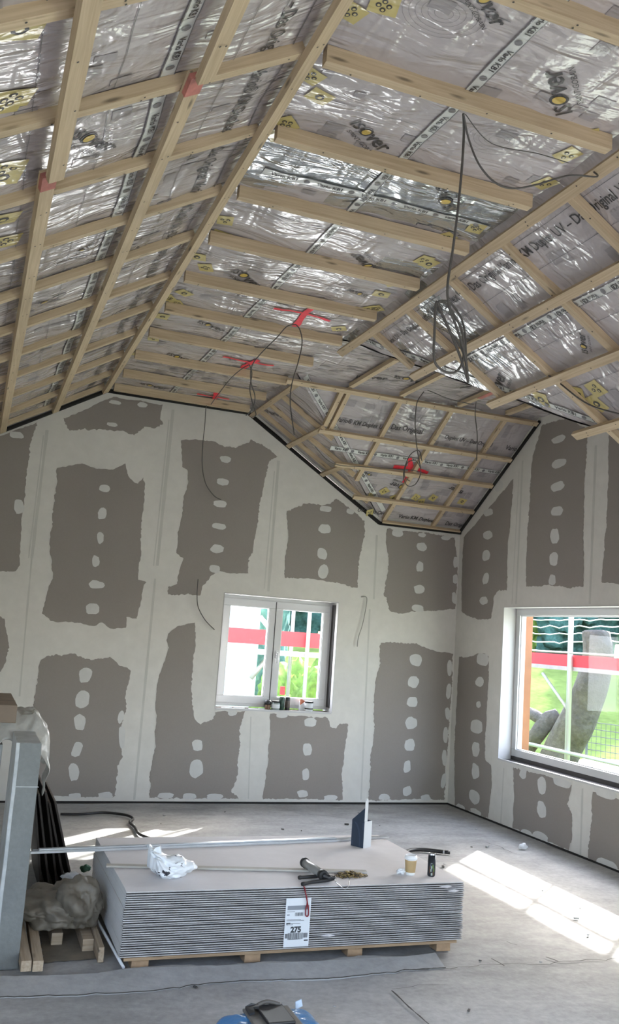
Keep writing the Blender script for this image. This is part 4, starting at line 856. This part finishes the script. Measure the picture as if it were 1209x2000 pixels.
# coffee cup
cu = at(801, 1708, (0, 0, 1), ZS); cup = tag(empty('coffee_cup', (cu.x, cu.y, ZS)), 'kraft brown paper coffee cup with white lid on the stack corner', 'cup')
bm = BM(); lathe(bm, [(.026, 0), (.0275, .001), (.0275, .012), (.0345, .098), (.034, .098)], 32); obj('cup_body', bm, mat('cup_white', (.75, .75, .73), .5), cup)
bm = BM(); lathe(bm, [(.0290, .016), (.0293, .017), (.0352, .084), (.0347, .085)], 32); obj('kraft_sleeve', bm, mat('kraft_sleeve', (.42, .29, .14), .7, nz=(20, .05)), cup)
bm = BM(); lathe(bm, [(.034, .090), (.0385, .092), (.0385, .099), (.037, .101), (.034, .112), (.031, .113), (.0295, .109), (.010, .108)], 32); obj('cup_lid', bm, mat('cup_lid', (.80, .81, .82), .3), cup)
blob('plastic_wrap', (cu.x-.055, cu.y+.01, ZS+.016), .026, .02, .016, 5, M_BAG, .5, 4, .9, ZS+.001); tag(bpy.data.objects['plastic_wrap'], 'crumpled bit of clear wrap left of the coffee cup', 'wrapper')
# can
cn = at(842, 1711, (0, 0, 1), ZS); can = tag(empty('slim_can', (cn.x, cn.y, ZS)), 'slim dark drinks can with green and white print beside the coffee cup', 'can')
bm = BM(); lathe(bm, [(.019, 0), (.0215, .003), (.0235, .008), (.0235, .122)], 32); o = obj('can_body', bm, None or [mat('can_dark', (.022, .026, .032), .3, metal=.3), mat('can_print', (.28, .33, .30), .3), mat('can_green', (.10, .18, .03), .3), mat('can_brown', (.11, .05, .02), .35)], can)
for f in o.data.polygons:
    c = f.center; a = math.atan2(c.y, c.x)
bm = BM()
def canpatch(a0, a1, z0, z1, mi):
    n = 4
    for i in range(n):
        p, q = a0+(a1-a0)*i/n, a0+(a1-a0)*(i+1)/n; ngon(bm, [(.0238*math.cos(p), .0238*math.sin(p), z0), (.0238*math.cos(q), .0238*math.sin(q), z0), (.0238*math.cos(q), .0238*math.sin(q), z1), (.0238*math.cos(p), .0238*math.sin(p), z1)], mi)
fa = math.atan2(-cn.y, -cn.x)
for a0, a1, z0, z1, mi in ((-.1,.15,.045,.062,0),(-.25,0,.030,.045,0),(.2,.5,.05,.07,1),(-.5,-.3,.02,.06,2),(-.1,.3,.008,.022,0),(.35,.6,.01,.03,2),(-.2,.2,.075,.078,0),(.5,.8,.03,.05,1)): canpatch(fa+a0, fa+a1, z0, z1, mi)
obj('can_print', bm, list(o.data.materials)[1:], can)
bm = BM(); lathe(bm, [(.0235, .122), (.0235, .124), (.019, .130), (.0195, .133), (.018, .131), (.003, .130)], 32); obj('can_top', bm, M_STEEL, can)
# ---------------------------------------------------------------- on the floor beyond the stack
bm = BM(); P = smoothpath([at(x, y, (0, 0, 1), .014) for x, y in ((118,1590),(160,1590),(200,1587),(235,1590),(253,1594),(260,1600),(253,1606),(262,1614),(268,1624),(276,1631),(300,1640))], 6); tube(bm, P, .012, 8)
tag(obj('black_cable', bm, M_BLK), 'thick black cable curving over the floor behind the stack', 'cable')
bm = BM(); P = smoothpath([at(x, y, (0, 0, 1), .018) for x, y in ((793,1664),(806,1660),(830,1660),(860,1663),(865,1664))], 6); tube(bm, P, .016, 8); P2 = [at(868, 1664, (0, 0, 1), .018), at(879, 1665, (0, 0, 1), .018)]
hs = obj('black_hose', bm, M_BLK); tag(hs, 'piece of black hose on the floor beyond the right stack corner', 'hose'); bm = BM(); tube(bm, P2, .016, 8); obj('hose_end', bm, M_BLK, hs); bm = BM(); tube(bm, [P[-1], P2[0]], .011, 8); obj('white_joint', bm, M_BAG, hs)
for i, (x, y, s, l) in enumerate(((779, 1566, .03, 'small white paper scrap at the foot of the end wall'), (1018, 1657, .035, 'white plaster scrap on the floor by the right wall'))):
    c = at(x, y, *P_FL); blob('paper_scrap', c+Vector((0, -.03, s*.5)), s*1.2, s*.5, s, i+2, M_BAG, .5, 3, .8, .002); tag(bpy.data.objects['paper_scrap' if i == 0 else 'paper_scrap.001'], l, 'scrap', 'white scraps on the floor')
random.seed(31); bm = BM()
for i in range(46):
    x, y = random.uniform(1.2, 4.9), random.uniform(4.0, 9.0)
    if SX0-.1 < x < SX1+.05 and SY0-.1 < y < SY1+.1: continue
    s = random.uniform(.006, .02); a = random.uniform(0, 3); M = Matrix.Translation((x, y, s*.2-.004)) @ Matrix.Rotation(a, 4, 'Z'); box(bm, (-s, -s*.5, 0), (s, s*.4, s*.6), i % 2, M)
tag(obj('floor_debris', bm, [M_CRACK, M_CONC2]), 'dark crumbs of rubble scattered over the concrete floor', 'debris', kind='stuff')
# ---------------------------------------------------------------- left side: post, panels, bag, timbers
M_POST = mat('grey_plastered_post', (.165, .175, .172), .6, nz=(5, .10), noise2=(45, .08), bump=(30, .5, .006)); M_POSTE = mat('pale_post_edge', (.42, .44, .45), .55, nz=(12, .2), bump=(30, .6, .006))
bm = BM(); ztp = 1.105; box(bm, (.305, 4.93, 0), (.425, 5.44, ztp), 0, None, .006)
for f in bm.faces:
    if f.normal.x < -.7 or f.normal.z > .9: f.material_index = 1  # left and top faces coloured paler, side light painted in
box(bm, (.298, 4.922, 0), (.318, 4.945, ztp+.002), 1, None, .006); box(bm, (.300, 4.925, ztp-.22), (.429, 4.93, ztp-.217), 1)
bmesh.ops.subdivide_edges(bm, edges=[e for e in bm.edges if e.calc_length() > .3], cuts=8)
for v in bm.verts: v.co += Vector((1, 1, 0))*.004*noise.noise(v.co*4)
tag(obj('stair_post', bm, [M_POST, M_POSTE]), 'grey rendered stair wall post at the left picture edge', 'post')
bm = BM(); box(bm, (.12, 5.5, 0), (.26, 7.6, 1.02), 0, None, .006); tag(obj('stair_parapet', bm, M_POSTE), 'low pale stair wall behind the grey post', 'low wall')
# brown block on the parapet
pc = at(0, 1352, (0, 1, 0), 6.2); bq = at(45, 1402, (0, 1, 0), 5.55)
M_BRN = mat('brown_wood_top', (.22, .17, .13), .75, nz=(6, .15), bump=(20, .3, .004)); bm = BM()
zt = at(22, 1354, (0, 1, 0), 6.35).z; x1 = at(22, 1354, (0, 1, 0), 6.35).x
box(bm, (x1-.16, 5.5, zt-.10), (x1, 6.35, zt), 0, None, .004); box(bm, (x1-.161, 5.78, zt-.001), (x1+.001, 5.79, zt+.001), 1)
tag(obj('brown_beam', bm, [M_BRN, M_CRACK]), 'short brown timber beam lying on the stair wall behind the post', 'beam')
# plastic sheet draped over the post back
M_FLM = mat('clear_grey_plastic', (.44, .435, .41), .35, nz=(4, .15), bump=(7, .9, .03), coat=.5, alpha=.9)
def drape(name, fn, nu, nv, m):
    bm = BM(); V = [[bm.verts.new(fn(i/nu, j/nv)) for j in range(nv+1)] for i in range(nu+1)]
    for i in range(nu):
        for j in range(nv): f = bm.faces.new((V[i][j], V[i+1][j], V[i+1][j+1], V[i][j+1])); f.smooth = True
    o = obj(name, bm, m); s = o.modifiers.new('s', 'SOLIDIFY'); s.thickness = .002; return o
def dr(u, v):
    # u runs from the left side over the low wall to the hanging right end, v from the front flap to the back
    x = -.02+u*.60; y = 5.47+v*.36; zt0 = ztp+.095
    if u < .35: z = zt0-.10*(1-u/.35)**1.6
    elif u < .74: z = zt0+.012*math.sin((u-.35)*14)
    else: k = (u-.74)/.26; z = zt0-.29*k**1.3; x = .424+.10*math.sin(k*2.2)
    if v < .4: w = 1-v/.4; z -= w**1.4*(.17+(.22 if u < .45 else 0)*min(1, (.45-u)*5 if u < .45 else 0)); y += .02*w
    z += .020*noise.noise(Vector((x*9, y*7, 1)))+.018*noise.noise(Vector((x*24, y*20, 5))); y += .03*noise.noise(Vector((x*11, z*9, 8))); x += .022*noise.noise(Vector((y*16, z*14, 3)))
    return (x, y, z)
tag(drape('plastic_sheet', dr, 70, 46, M_FLM), 'crumpled translucent plastic sheet draped over the stair wall behind the post', 'plastic sheet')
# leaning dark panels
M_DPN = mat('dark_brown_panel', (.035, .028, .024), .7, nz=(5, .3), bump=(12, .5, .006)); M_DPE = mat('worn_panel_edge', (.17, .145, .125), .8, nz=(20, .35))
npn = at(109, 1565, (0, 1, 0), 6.0)
for k in range(5):
    xb = .835-.050*k; xt = .640-.028*k-(.01 if k > 2 else 0); zt_ = (.615+.012*k, .6, .66, .64, .67)[k]; y0 = 6.0+.03*k; y1 = y0+1.0-.03*k
    bm = BM(); t = .014; a = [(xb, y0, 0), (xb-t, y0, 0), (xt-t, y0, zt_), (xt, y0, zt_)]
    prism(bm, a, (0, y1-y0, 0), 0)
    for f in bm.faces:
        if abs(f.normal.y) > .9 or len(f.verts) == 4 and abs(f.calc_center_median().z-zt_) < .01: f.material_index = 1
    bmesh.ops.bevel(bm, geom=bm.edges[:], offset=.002, segments=1, affect='EDGES')
    tag(obj('dark_board', bm, [M_DPN, M_DPE]), 'dark brown panel leaning toward the stair post, ' + ('outermost of the pack', 'second from outside', 'middle one', 'second from the inside', 'innermost of the pack')[k], 'panel', 'dark panels leaning by the stair post')
# grey-brown bag with slumped lobes
M_SACK = mat('dusty_plastic_sack', (.165, .145, .115), .62, nz=(5, .22), bump=(5, .4, .02), coat=.08)
sk = tag(empty('dusty_sack', (0, 0, 0)), 'crumpled dusty grey plastic sack on timbers left of the board stack', 'sack')
cs = at(92, 1800, (0, 0, 1), .10); blob('sack_body', (cs.x, cs.y+.1, .15),   .18, .24, .095, 8.2, M_SACK, .4, 5, .38, .085, .3, None, sk)
cs = at(150, 1790, (0, 0, 1), .12); blob('sack_end', (cs.x-.01, cs.y+.02, .175), .13, .18, .145, 2.7, M_SACK, .4, 5, .38, .085, .2, None, sk)
cs = at(147, 1737, (0, 0, 1), .20); blob('paper_tissue', (cs.x-.02, cs.y+.10, .245), .05, .03, .03, 6, M_BAG, .5, 3, .9); tag(bpy.data.objects['paper_tissue'], 'white crumpled tissue behind the dusty sack', 'tissue')
gb = at(166, 1705, *P_FL); blob('green_rag', (gb.x, gb.y, .03), .035, .02, .025, 1, mat('green_rag', (.03, .10, .06), .7), .4, 3, .8, .001); tag(bpy.data.objects['green_rag'], 'small green rag on the floor left of the stack', 'rag')
# timbers on the floor
M_T = wood('floor_timber', (.46, .37, .27), (.33, .25, .17))
def timber(a, b_, w, h_, z, label, tilt=0, m=None):
    a = at(*a, (0, 0, 1), z); b_ = at(*b_, (0, 0, 1), z+.0); L_ = (b_-a).length; bm = BM(); box(bm, (-L_/2, -w/2, 0), (L_/2, w/2, h_), 0, None, .003)
    o = obj('timber', bm, m or M_T); M = frame_m((a+b_)/2, b_-a, (0, 0, 1)); o.matrix_world = M @ Matrix.Rotation(tilt, 4, 'X'); return tag(o, label, 'timber', 'timbers on the floor left of the stack')
timber((50, 1898), (30, 1790), .05, .05, .035, 'square timber on the floor beside the stair post, left of a pair')
timber((73, 1898), (57, 1790), .05, .05, .035, 'square timber on the floor beside the stair post, right of a pair')
timber((196, 1880), (160, 1775), .03, .075, .0, 'plank on edge on the floor along the left side of the stack', 0)
for p_, l in (((110, 1846), 'short timber block under the dusty sack, left one'), ((171, 1858), 'short timber block under the dusty sack, right one')):
    c = at(*p_, *P_FL); bm = BM(); box(bm, (c.x-.03, c.y, .0), (c.x+.03, c.y+.45, .062), 0, None, .004); tag(obj('timber_block', bm, M_T), l, 'timber', 'timber blocks under the sack')
bm = BM(); pz = at(241, 1893, *P_FL); pe = at(181, 1782, (0, 0, 1), .10); tube(bm, [pz+Vector((0, 0, .008)), pe], .008, 8); tag(obj('pale_rod', bm, M_BAG), 'thin pale rod leaning on the floor beside the left end of the stack', 'rod')
bm = BM(); q_ = at(115, 1870, *P_FL); pts = [(.56, 5.0), (.86, 5.02), (.87, 5.7), (.58, 5.75)]
ngon(bm, fractal([Vector((x, y, .0015)) for x, y in pts], .02, .02, (0, 0, 1), 3)); tag(obj('trim_3', bm, mat('brown_dust', (.17, .145, .11), .9, nz=(8, .25))), kind='structure')
# rubble at the post foot
random.seed(4)
for i, (x, y, l) in enumerate(((14, 1893, 'grey chunk of rubble at the foot of the stair post'), (62, 1905, 'second grey chunk of rubble in front of the paired timbers'))):
    pass
# ---------------------------------------------------------------- blue sack in the foreground
M_BLU = mat('blue_plastic', (.045, .17, .36), .35, nz=(4, .12), bump=(9, .7, .015), coat=.5); M_BWH = mat('bag_white_patch', (.5, .6, .7), .5)
fb = tag(empty('blue_sack', (0, 0, 0)), 'blue plastic sack lying in the foreground at the bottom edge', 'sack')
fc = at(520, 1979, (0, 0, 1), .11)+Vector((0, .05, 0))
def fbf(p): return Vector((p.x*(1 if abs(p.y) < 9 else 1), p.y, p.z))
bm = BM(); nx_, ny_ = 60, 36; V = []
for i in range(nx_+1):
    col_ = []
    for j in range(ny_+1):
        u = i/nx_*2-1; v = j/ny_*2-1; e = max(0, (1-abs(u)**5)*(1-abs(v)**5)); x = u*.225+.012*noise.noise(Vector((v*3, 1, 2))); y = v*.16+.012*noise.noise(Vector((u*3, 5, 2)))
        z = .004+e**.3*.118+.008*e**.3*noise.noise(Vector((u*3, v*3, 3)))+.003*noise.noise(Vector((u*11, v*8, 1)))*e+.02*e*max(0, u-.45); col_.append(bm.verts.new((fc.x+x, fc.y-.15+y, max(.002, z))))
    V.append(col_)
for i in range(nx_):
    for j in range(ny_): f = bm.faces.new((V[i][j], V[i+1][j], V[i+1][j+1], V[i][j+1])); f.smooth = True
bm.faces.new([V[i][0] for i in range(nx_+1)]+[V[nx_][j] for j in range(1, ny_+1)]+[V[i][ny_] for i in range(nx_-1, -1, -1)]+[V[0][j] for j in range(ny_-1, 0, -1)])
obj('sack_body', bm, M_BLU, fb)
bm = BM(); prism(bm, [fc+Vector(p) for p in ((.16, .01, -.02), (.20, .03, -.015), (.195, .035, .012), (.165, .03, .004))], (0, .006, 0)); obj('torn_corner', bm, M_BWH, fb)
bm = BM(); box(bm, (fc.x-.19, fc.y-.12, .085), (fc.x-.13, fc.y-.07, .1005)); obj('printed_patch', bm, M_BWH, fb)
tl = tag(empty('power_tool', (0, 0, 0)), 'black and grey hand tool lying on the blue sack', 'tool')
tz = .122; ty = fc.y-.03
bm = BM(); box(bm, (fc.x-.105, ty-.22, tz-.004), (fc.x+.105, ty, tz+.008), 0, None, .006); obj('tool_base', bm, mat('tool_grey', (.13, .12, .105), .6), tl)
bm = BM(); box(bm, (fc.x-.05, ty-.20, tz+.008), (fc.x+.072, ty-.006, tz+.022), 0, None, .006); obj('tool_body', bm, M_BLK, tl)
bm = BM(); prism(bm, [(fc.x-.095, ty-.010, tz+.009), (fc.x-.07, ty-.012, tz+.022), (fc.x-.04, ty-.02, tz+.018), (fc.x-.045, ty-.05, tz+.022), (fc.x-.07, ty-.045, tz+.018), (fc.x-.08, ty-.10, tz+.02), (fc.x-.10, ty-.09, tz+.012)], (0, 0, .010)); obj('tool_grip', bm, M_BLK, tl)
bm = BM(); tube(bm, smoothpath([(fc.x-.055, ty-.02, tz+.018), (fc.x, ty-.012, tz+.033), (fc.x+.065, ty-.02, tz+.018)], 5), .009, 8); obj('tool_handle', bm, mat('tool_handle', (.09, .08, .07), .5), tl)
# ---------------------------------------------------------------- things on the back window sill
zs_ = WZ0+.007; ysl = YB+.045
def jar(px_, r, h_, prof, mats, name, label, cat, dy=0):
    c = at(*px_, (0, 1, 0), ysl+dy); e = tag(empty(name, (c.x, ysl+dy, zs_)), label, cat)
    for pn, pr, m in prof:
        bm = BM(); lathe(bm, pr, 20); obj(pn, bm, m, e)
    return e
M_DG = mat('dark_green_can', (.020, .05, .035), .35, metal=.2, nz=(40, .6)); M_GLJ = mat('glass_jar', (.28, .32, .31), .2, coat=.5)
jar((538, 1380), .05, .1, [('jar_body', [(.044, 0), (.046, .003), (.046, .072), (.04, .078)], M_GLJ), ('jar_lid', [(.043, .078), (.043, .094), (.04, .096)], M_BLK), ('paper_tag', [(.0465, .02), (.0468, .021), (.0468, .06), (.0465, .061)], M_CARD)], 0, 'glass_jar', 'squat grey jar with dark lid on the back window sill', 'jar')
jar((550, 1380), .02, .13, [('can_body', [(.026, 0), (.0275, .003), (.0275, .132), (.024, .138), (.0235, .140)], M_DG)], 0, 'sill_can', 'dark green can on the back window sill, left of the pair', 'can', .01)
jar((561, 1380), .02, .13, [('can_body', [(.026, 0), (.0275, .003), (.0275, .132), (.024, .138), (.0235, .140)], M_BLK), ('can_band', [(.0278, .03), (.028, .031), (.028, .10), (.0278, .101)], mat('can_band', (.07, .05, .04), .4, nz=(60, .6)))], 0, 'sill_can', 'black can on the back window sill, right of the pair', 'can', .012)
jar((603, 1384), .03, .09, [('jar_body', [(.043, 0), (.045, .003), (.045, .085), (.042, .088)], M_CARD), ('dark_band', [(.0454, .022), (.0458, .023), (.0458, .034), (.0454, .035)], M_BLK), ('jar_lid', [(.045, .088), (.046, .089), (.046, .104), (.043, .106)], M_BLK)], 0, 'white_tub', 'white tub with black lid and band on the back window sill', 'tub', -.01)
c = at(591, 1380, (0, 1, 0), ysl+.02); e = tag(empty('open_carton', (c.x, c.y, zs_), .2), 'small orange and white open carton on the back window sill', 'carton')
bm = BM(); prism(bm, [(-.032, 0, 0), (.025, 0, 0), (.02, 0, .07), (-.03, 0, .105)], (0, .03, 0)); obj('carton_body', bm, M_CARD, e)
bm = BM(); prism(bm, [(-.034, -.002, .06), (.005, -.002, .085), (.03, -.002, .10), (-.02, -.002, .125), (-.036, -.002, .12)], (0, .004, 0)); obj('carton_flap', bm, mat('orange_card', (.55, .17, .09), .6), e)
c = at(523, 1376, (0, 1, 0), ysl+.02); bm = BM(); lathe(bm, [(.03, 0), (.032, .004), (.03, .045), (.026, .05)], 18); o = obj('small_tin', bm, mat('brown_tin', (.16, .09, .05), .5), None, False, (c.x, c.y, zs_)); tag(o, 'small brown tin with dark cap on the back window sill', 'tin'); bm = BM(); lathe(bm, [(.033, .05), (.036, .055), (.034, .09), (.02, .1)], 18); obj('tin_cap', bm, M_BLK, o)
bm = BM()
for i, (x, y) in enumerate(((2.56, .03), (2.70, .05), (2.86, .035), (2.98, .06))): box(bm, (x, YB+y, zs_), (x+.12, YB+y+.02, zs_+.006+.003*(i % 2)))
tag(obj('sill_litter', bm, M_CARD), 'flat pale strips of litter along the left part of the back window sill', 'litter', kind='stuff')
# ---------------------------------------------------------------- outdoors
ZG = -1.2
M_GRASS = mat('lawn', (.105, .145, .045), 1.0, 0, .0, nz=(.35, .3), noise2=(5, .2)); M_HOUSE = mat('white_render', (.80, .80, .80), .8); M_TUBE = mat('galvanised_tube', (.55, .57, .60), .4, metal=.5); M_TOE = mat('red_toe_board', (.62, .045, .06), .6); M_DECKM = mat('scaffold_deck', (.42, .38, .38), .7, nz=(5, .15)); M_ORG = mat('orange_timber', (.40, .17, .09), .7, nz=(6, .15))
def gz(x, y):
    k = min(1, max(0, (math.hypot(x, y)-17)/26)); return ZG+2.75*k*k*(3-2*k)
bm = BM(); g_ = 84; GX = lambda i: -60+i*2.0; GY = lambda j: -40+j*2.0
V = [[bm.verts.new((GX(i), GY(j), gz(GX(i), GY(j)))) for j in range(g_+1)] for i in range(g_+1)]
for i in range(g_):
    for j in range(g_):
        if GX(i) >= XR+.7 or GY(j) >= YB+.6:
            f = bm.faces.new((V[i][j], V[i+1][j], V[i+1][j+1], V[i][j+1])); f.smooth = True
bmesh.ops.delete(bm, geom=[v for v in bm.verts if not v.link_faces], context='VERTS')
tag(obj('ground', bm, M_GRASS), kind='structure')
# scaffold beside the right wall
def tubeobj(name, a, b_, r, m, par): bm = BM(); tube(bm, [a, b_], r, 8); return obj(name, bm, m, par)
s1_ = tag(empty('scaffold', (7.2, 9, ZG)), 'scaffold with red toe board outside the large right window', 'scaffold')
s1_.location = (0, 0, 0); X0, X1 = 7.15, 8.42
for y in (5.6, 7.6, at(1113, 1300, (1, 0, 0), X0).y, 12.6):
    for x in (X0, X1): tubeobj('upright', (x, y, ZG), (x, y, 5.8), .034, M_TUBE, s1_)
for z in (1.56, 3.55):  # upper deck is unseen, added to cut off the sun patch indoors
    bm = BM(); box(bm, (X0+.03, 3.8, z), (X1, 14.6, z+.05)); obj('deck', bm, M_DECKM, s1_)
    if z < 2: bm = BM(); box(bm, (X0+.05, 3.8, z+.05), (X0+.08, 14.6, z+.2)); obj('toe_board', bm, M_TOE, s1_)
a = at(1030, 1452, (1, 0, 0), X0-.03); tubeobj('guard_rail', (X0-.03, 3.8, a.z), (X0-.03, 14, a.z), .024, M_TUBE, s1_)
a = at(1060, 1315, (1, 0, 0), X0); b_ = at(1108, 1385, (1, 0, 0), X0); tubeobj('brace', a, b_, .02, M_TUBE, s1_)
tubeobj('guard_rail', (X0-.02, 3.8, 2.40), (X0-.02, 14, 2.40), .028, M_TUBE, s1_)  # unseen rail added for its shadow line across the sun patch
tubeobj('guard_rail', (X0-.02, 3.8, 1.785), (X0-.02, 14, 1.785), .012, M_TUBE, s1_)
pp = at(1019, 1300, (1, 0, 0), 6.0); bm = BM(); box(bm, (5.95, pp.y-.065, ZG), (6.09, pp.y+.065, 4.0), 0, None, .006); tag(obj('timber_post', bm, M_ORG), 'orange brown timber post outside the right window', 'post')
# scaffold beside the end wall
s2_ = tag(empty('scaffold', (0, 0, 0)), 'scaffold with red toe board outside the small back window', 'scaffold'); Y0 = 10.45
for px_ in (566, 598): x = at(px_, 1300, (0, 1, 0), Y0+(.0 if px_ > 570 else .75)).x; tubeobj('upright', (x, Y0+(.0 if px_ > 570 else .75), ZG), (x, Y0+(.0 if px_ > 570 else .75), 5.8), .026, M_TUBE, s2_)
bm = BM(); box(bm, (-.5, Y0+.05, 1.50), (6.6, Y0+.75, 1.55)); obj('deck', bm, M_DECKM, s2_); bm = BM(); box(bm, (-.5, Y0+.05, 1.62), (6.6, Y0+.08, 1.80)); obj('toe_board', bm, M_TOE, s2_)
a = at(490, 1325, (0, 1, 0), Y0+.4); b_ = at(520, 1288, (0, 1, 0), Y0+.4); tubeobj('brace', a, a+(b_-a)*1.9, .03, M_TUBE, s2_); a = at(508, 1205, (0, 1, 0), Y0+.4); b_ = at(527, 1228, (0, 1, 0), Y0+.4); tubeobj('brace', a, b_, .03, M_TUBE, s2_)
bm = BM(); c = at(553, 1349, (0, 1, 0), Y0+.3); box(bm, (c.x-.025, c.y, c.z-.05), (c.x+.025, c.y+.05, c.z+.05)); obj('red_coupler', bm, M_TOE, s2_)
# white neighbour house
hx_ = at(509, 1200, (0, 1, 0), 17).x; hs_ = tag(empty('house', (0, 0, 0)), 'white rendered house beyond the small back window', 'house')
bm = BM(); box(bm, (hx_-9, 17, ZG), (hx_, 25, 4.6)); obj('house_wall', bm, M_HOUSE, hs_); bm = BM(); prism(bm, [(hx_-9.4, 16.6, 4.6), (hx_+.4, 16.6, 4.6), (hx_-4.5, 16.6, 7.4)], (0, 8.8, 0)); obj('house_roof', bm, mat('grey_roof', (.16, .14, .13), .8), hs_)
# leaning tree trunk with forks
M_BARK = mat('grey_bark', (.12, .10, .085), .9, nz=(3, .35), noise2=(14, .25), bump=(8, 1, .05)); tr = tag(empty('leaning_tree', (0, 0, 0)), 'thick leaning forked tree trunk on the lawn beyond the right window', 'tree')
TX = 10.6; q = lambda x, y, d=0: at(x, y, (1, 0, 0), TX+d)
bm = BM(); tube(bm, smoothpath([q(1062, 1555), q(1082, 1500), q(1105, 1450), q(1132, 1400), q(1152, 1350), q(1163, 1310), q(1168, 1270), q(1164, 1235)], 5), [.36-.003*i for i in range(36)], 14)
for v in bm.verts: v.co += Vector((1, 1, 1))*.09*noise.noise(v.co*1.7)
obj('trunk', bm, M_BARK, tr)
bm = BM(); tube(bm, smoothpath([q(1072, 1540), q(1100, 1450, .3), q(1118, 1400, .4), q(1124, 1368, .5)], 5), [.16-.007*i for i in range(16)], 10); obj('branch', bm, M_BARK, tr)
bm = BM(); tube(bm, smoothpath([q(1010, 1490, -.3), q(1045, 1440, -.3), q(1068, 1410, -.2), q(1090, 1398, 0)], 5), .15, 12)
for v in bm.verts: v.co += Vector((1, 1, 1))*.1*noise.noise(v.co*2)
obj('branch', bm, M_BARK, tr)
bm = BM(); tube(bm, smoothpath([q(1066, 1412, -.2), q(1040, 1395, -.3), q(1015, 1388, -.3)], 5), .11, 10); obj('branch', bm, M_BARK, tr)
# background trees
M_LEAF = mat('hedge_leaves', (.085, .165, .14), .9, 0, .1, nz=(1.2, .5), noise2=(7, .4)); M_LEAF2 = mat('light_leaves', (.20, .30, .045), .8, nz=(1.5, .5), noise2=(9, .35))
def tree(x, y, r, h_, label, m, seed, kind='broadleaf_tree'):
    t = tag(empty(kind, (x, y, gz(x, y)-.05)), label, 'tree', 'trees beyond the lawn'); bm = BM(); bmesh.ops.create_icosphere(bm, subdivisions=5, radius=1)
    for v in bm.verts:
        p = v.co; d = 1+.35*noise.noise(p*1.6+Vector((seed, 0, 0)))+.22*noise.noise(p*4+Vector((seed, 3, 0)))+.16*noise.noise(p*11)
        v.co = Vector((p.x*r*d, p.y*r*d, max(.1, h_*.46+p.z*h_*.52*d)))
    for f in bm.faces: f.smooth = True
    obj('crown', bm, m, t); bm = BM(); tube(bm, [(0, 0, 0), (0, 0, h_*.4)], [r*.1, r*.07], 8); obj('trunk', bm, M_BARK, t)
TR = [(4, 54), (11, 50), (17, 52), (23, 49), (29, 51), (34, 46), (38, 41), (42, 36), (45, 30), (47, 24), (49, 17), (50, 9)]
for i, (x, y) in enumerate(TR): tree(x, y, 3.3, 13+1.5*math.sin(i*2.3), f'dark green tree in the row beyond the lawn, {ORD[i]} counted from the left', M_LEAF, i*3.7)
tree(6.9, 21.5, .55, 5.4, 'dark green conical tree right of the white house', M_LEAF, 51, 'conifer')
tree(5.75, 15.3, .95, 2.6, 'bright yellow green bush seen in the right pane of the back window', M_LEAF2, 61, 'leafy_bush')
tree(31.5, 47.0, 1.5, 9, 'light green tree at the upper left of the right window', M_LEAF2, 71)
c = at(1165, 1525, (0, 0, 1), ZG+.3); blob('white_tarp', (c.x, c.y, ZG+.25), 1.6, 1.3, .5, 3, M_HOUSE, .3, 4, .4, ZG+.01); tag(bpy.data.objects['white_tarp'], 'heap under a white tarp on the lawn beyond the right window', 'tarp')
# wire fence on the lawn
M_WIRE = mat('dark_wire', (.05, .06, .05), .6); fe = tag(empty('wire_fence', (0, 0, 0)), 'low dark wire mesh fence on the lawn beyond the right window', 'fence')
fa_, fb_ = at(1145, 1480, (1, 0, 0), 13.2), at(1300, 1480, (1, 0, 0), 13.2); fa_.z = fb_.z = gz(fa_.x, fa_.y); fb_.x += 1.0; fd = (fb_-fa_); bm = BM()
for k in range(9): tube(bm, [fa_+Vector((0, 0, .1+k*.15)), fb_+Vector((0, 0, .1+k*.15))], .009, 4)
for k in range(24): p = fa_+fd*(k/23); tube(bm, [p, p+Vector((0, 0, 1.3))], .006, 4)
obj('wire_mesh', bm, M_WIRE, fe)
for k in (0, 23): p = fa_+fd*(k/23); tubeobj('fence_post', p, p+Vector((0, 0, 1.4)), .03, M_WIRE, fe)
bm = BM(); XW = 11.8
for yy in (1211, 1224, 1238, 1254): 
    a = at(1030, yy, (1, 0, 0), XW); b_ = at(1230, yy, (1, 0, 0), XW); P = []
    for k in range(21): t = k/20; p = a.lerp(b_, t); p.z += .05*noise.noise(Vector((k*.5, yy, 0))); P.append(p)
    tube(bm, P, .012, 4)
for yy in (1030, 1230): a = at(yy, 1200, (1, 0, 0), XW); tube(bm, [(a.x, a.y, ZG), (a.x, a.y, 3)], .03, 6)
tag(obj('wire_strands', bm, M_TUBE), 'pale wire strands stretched between poles beyond the right window', 'wires')
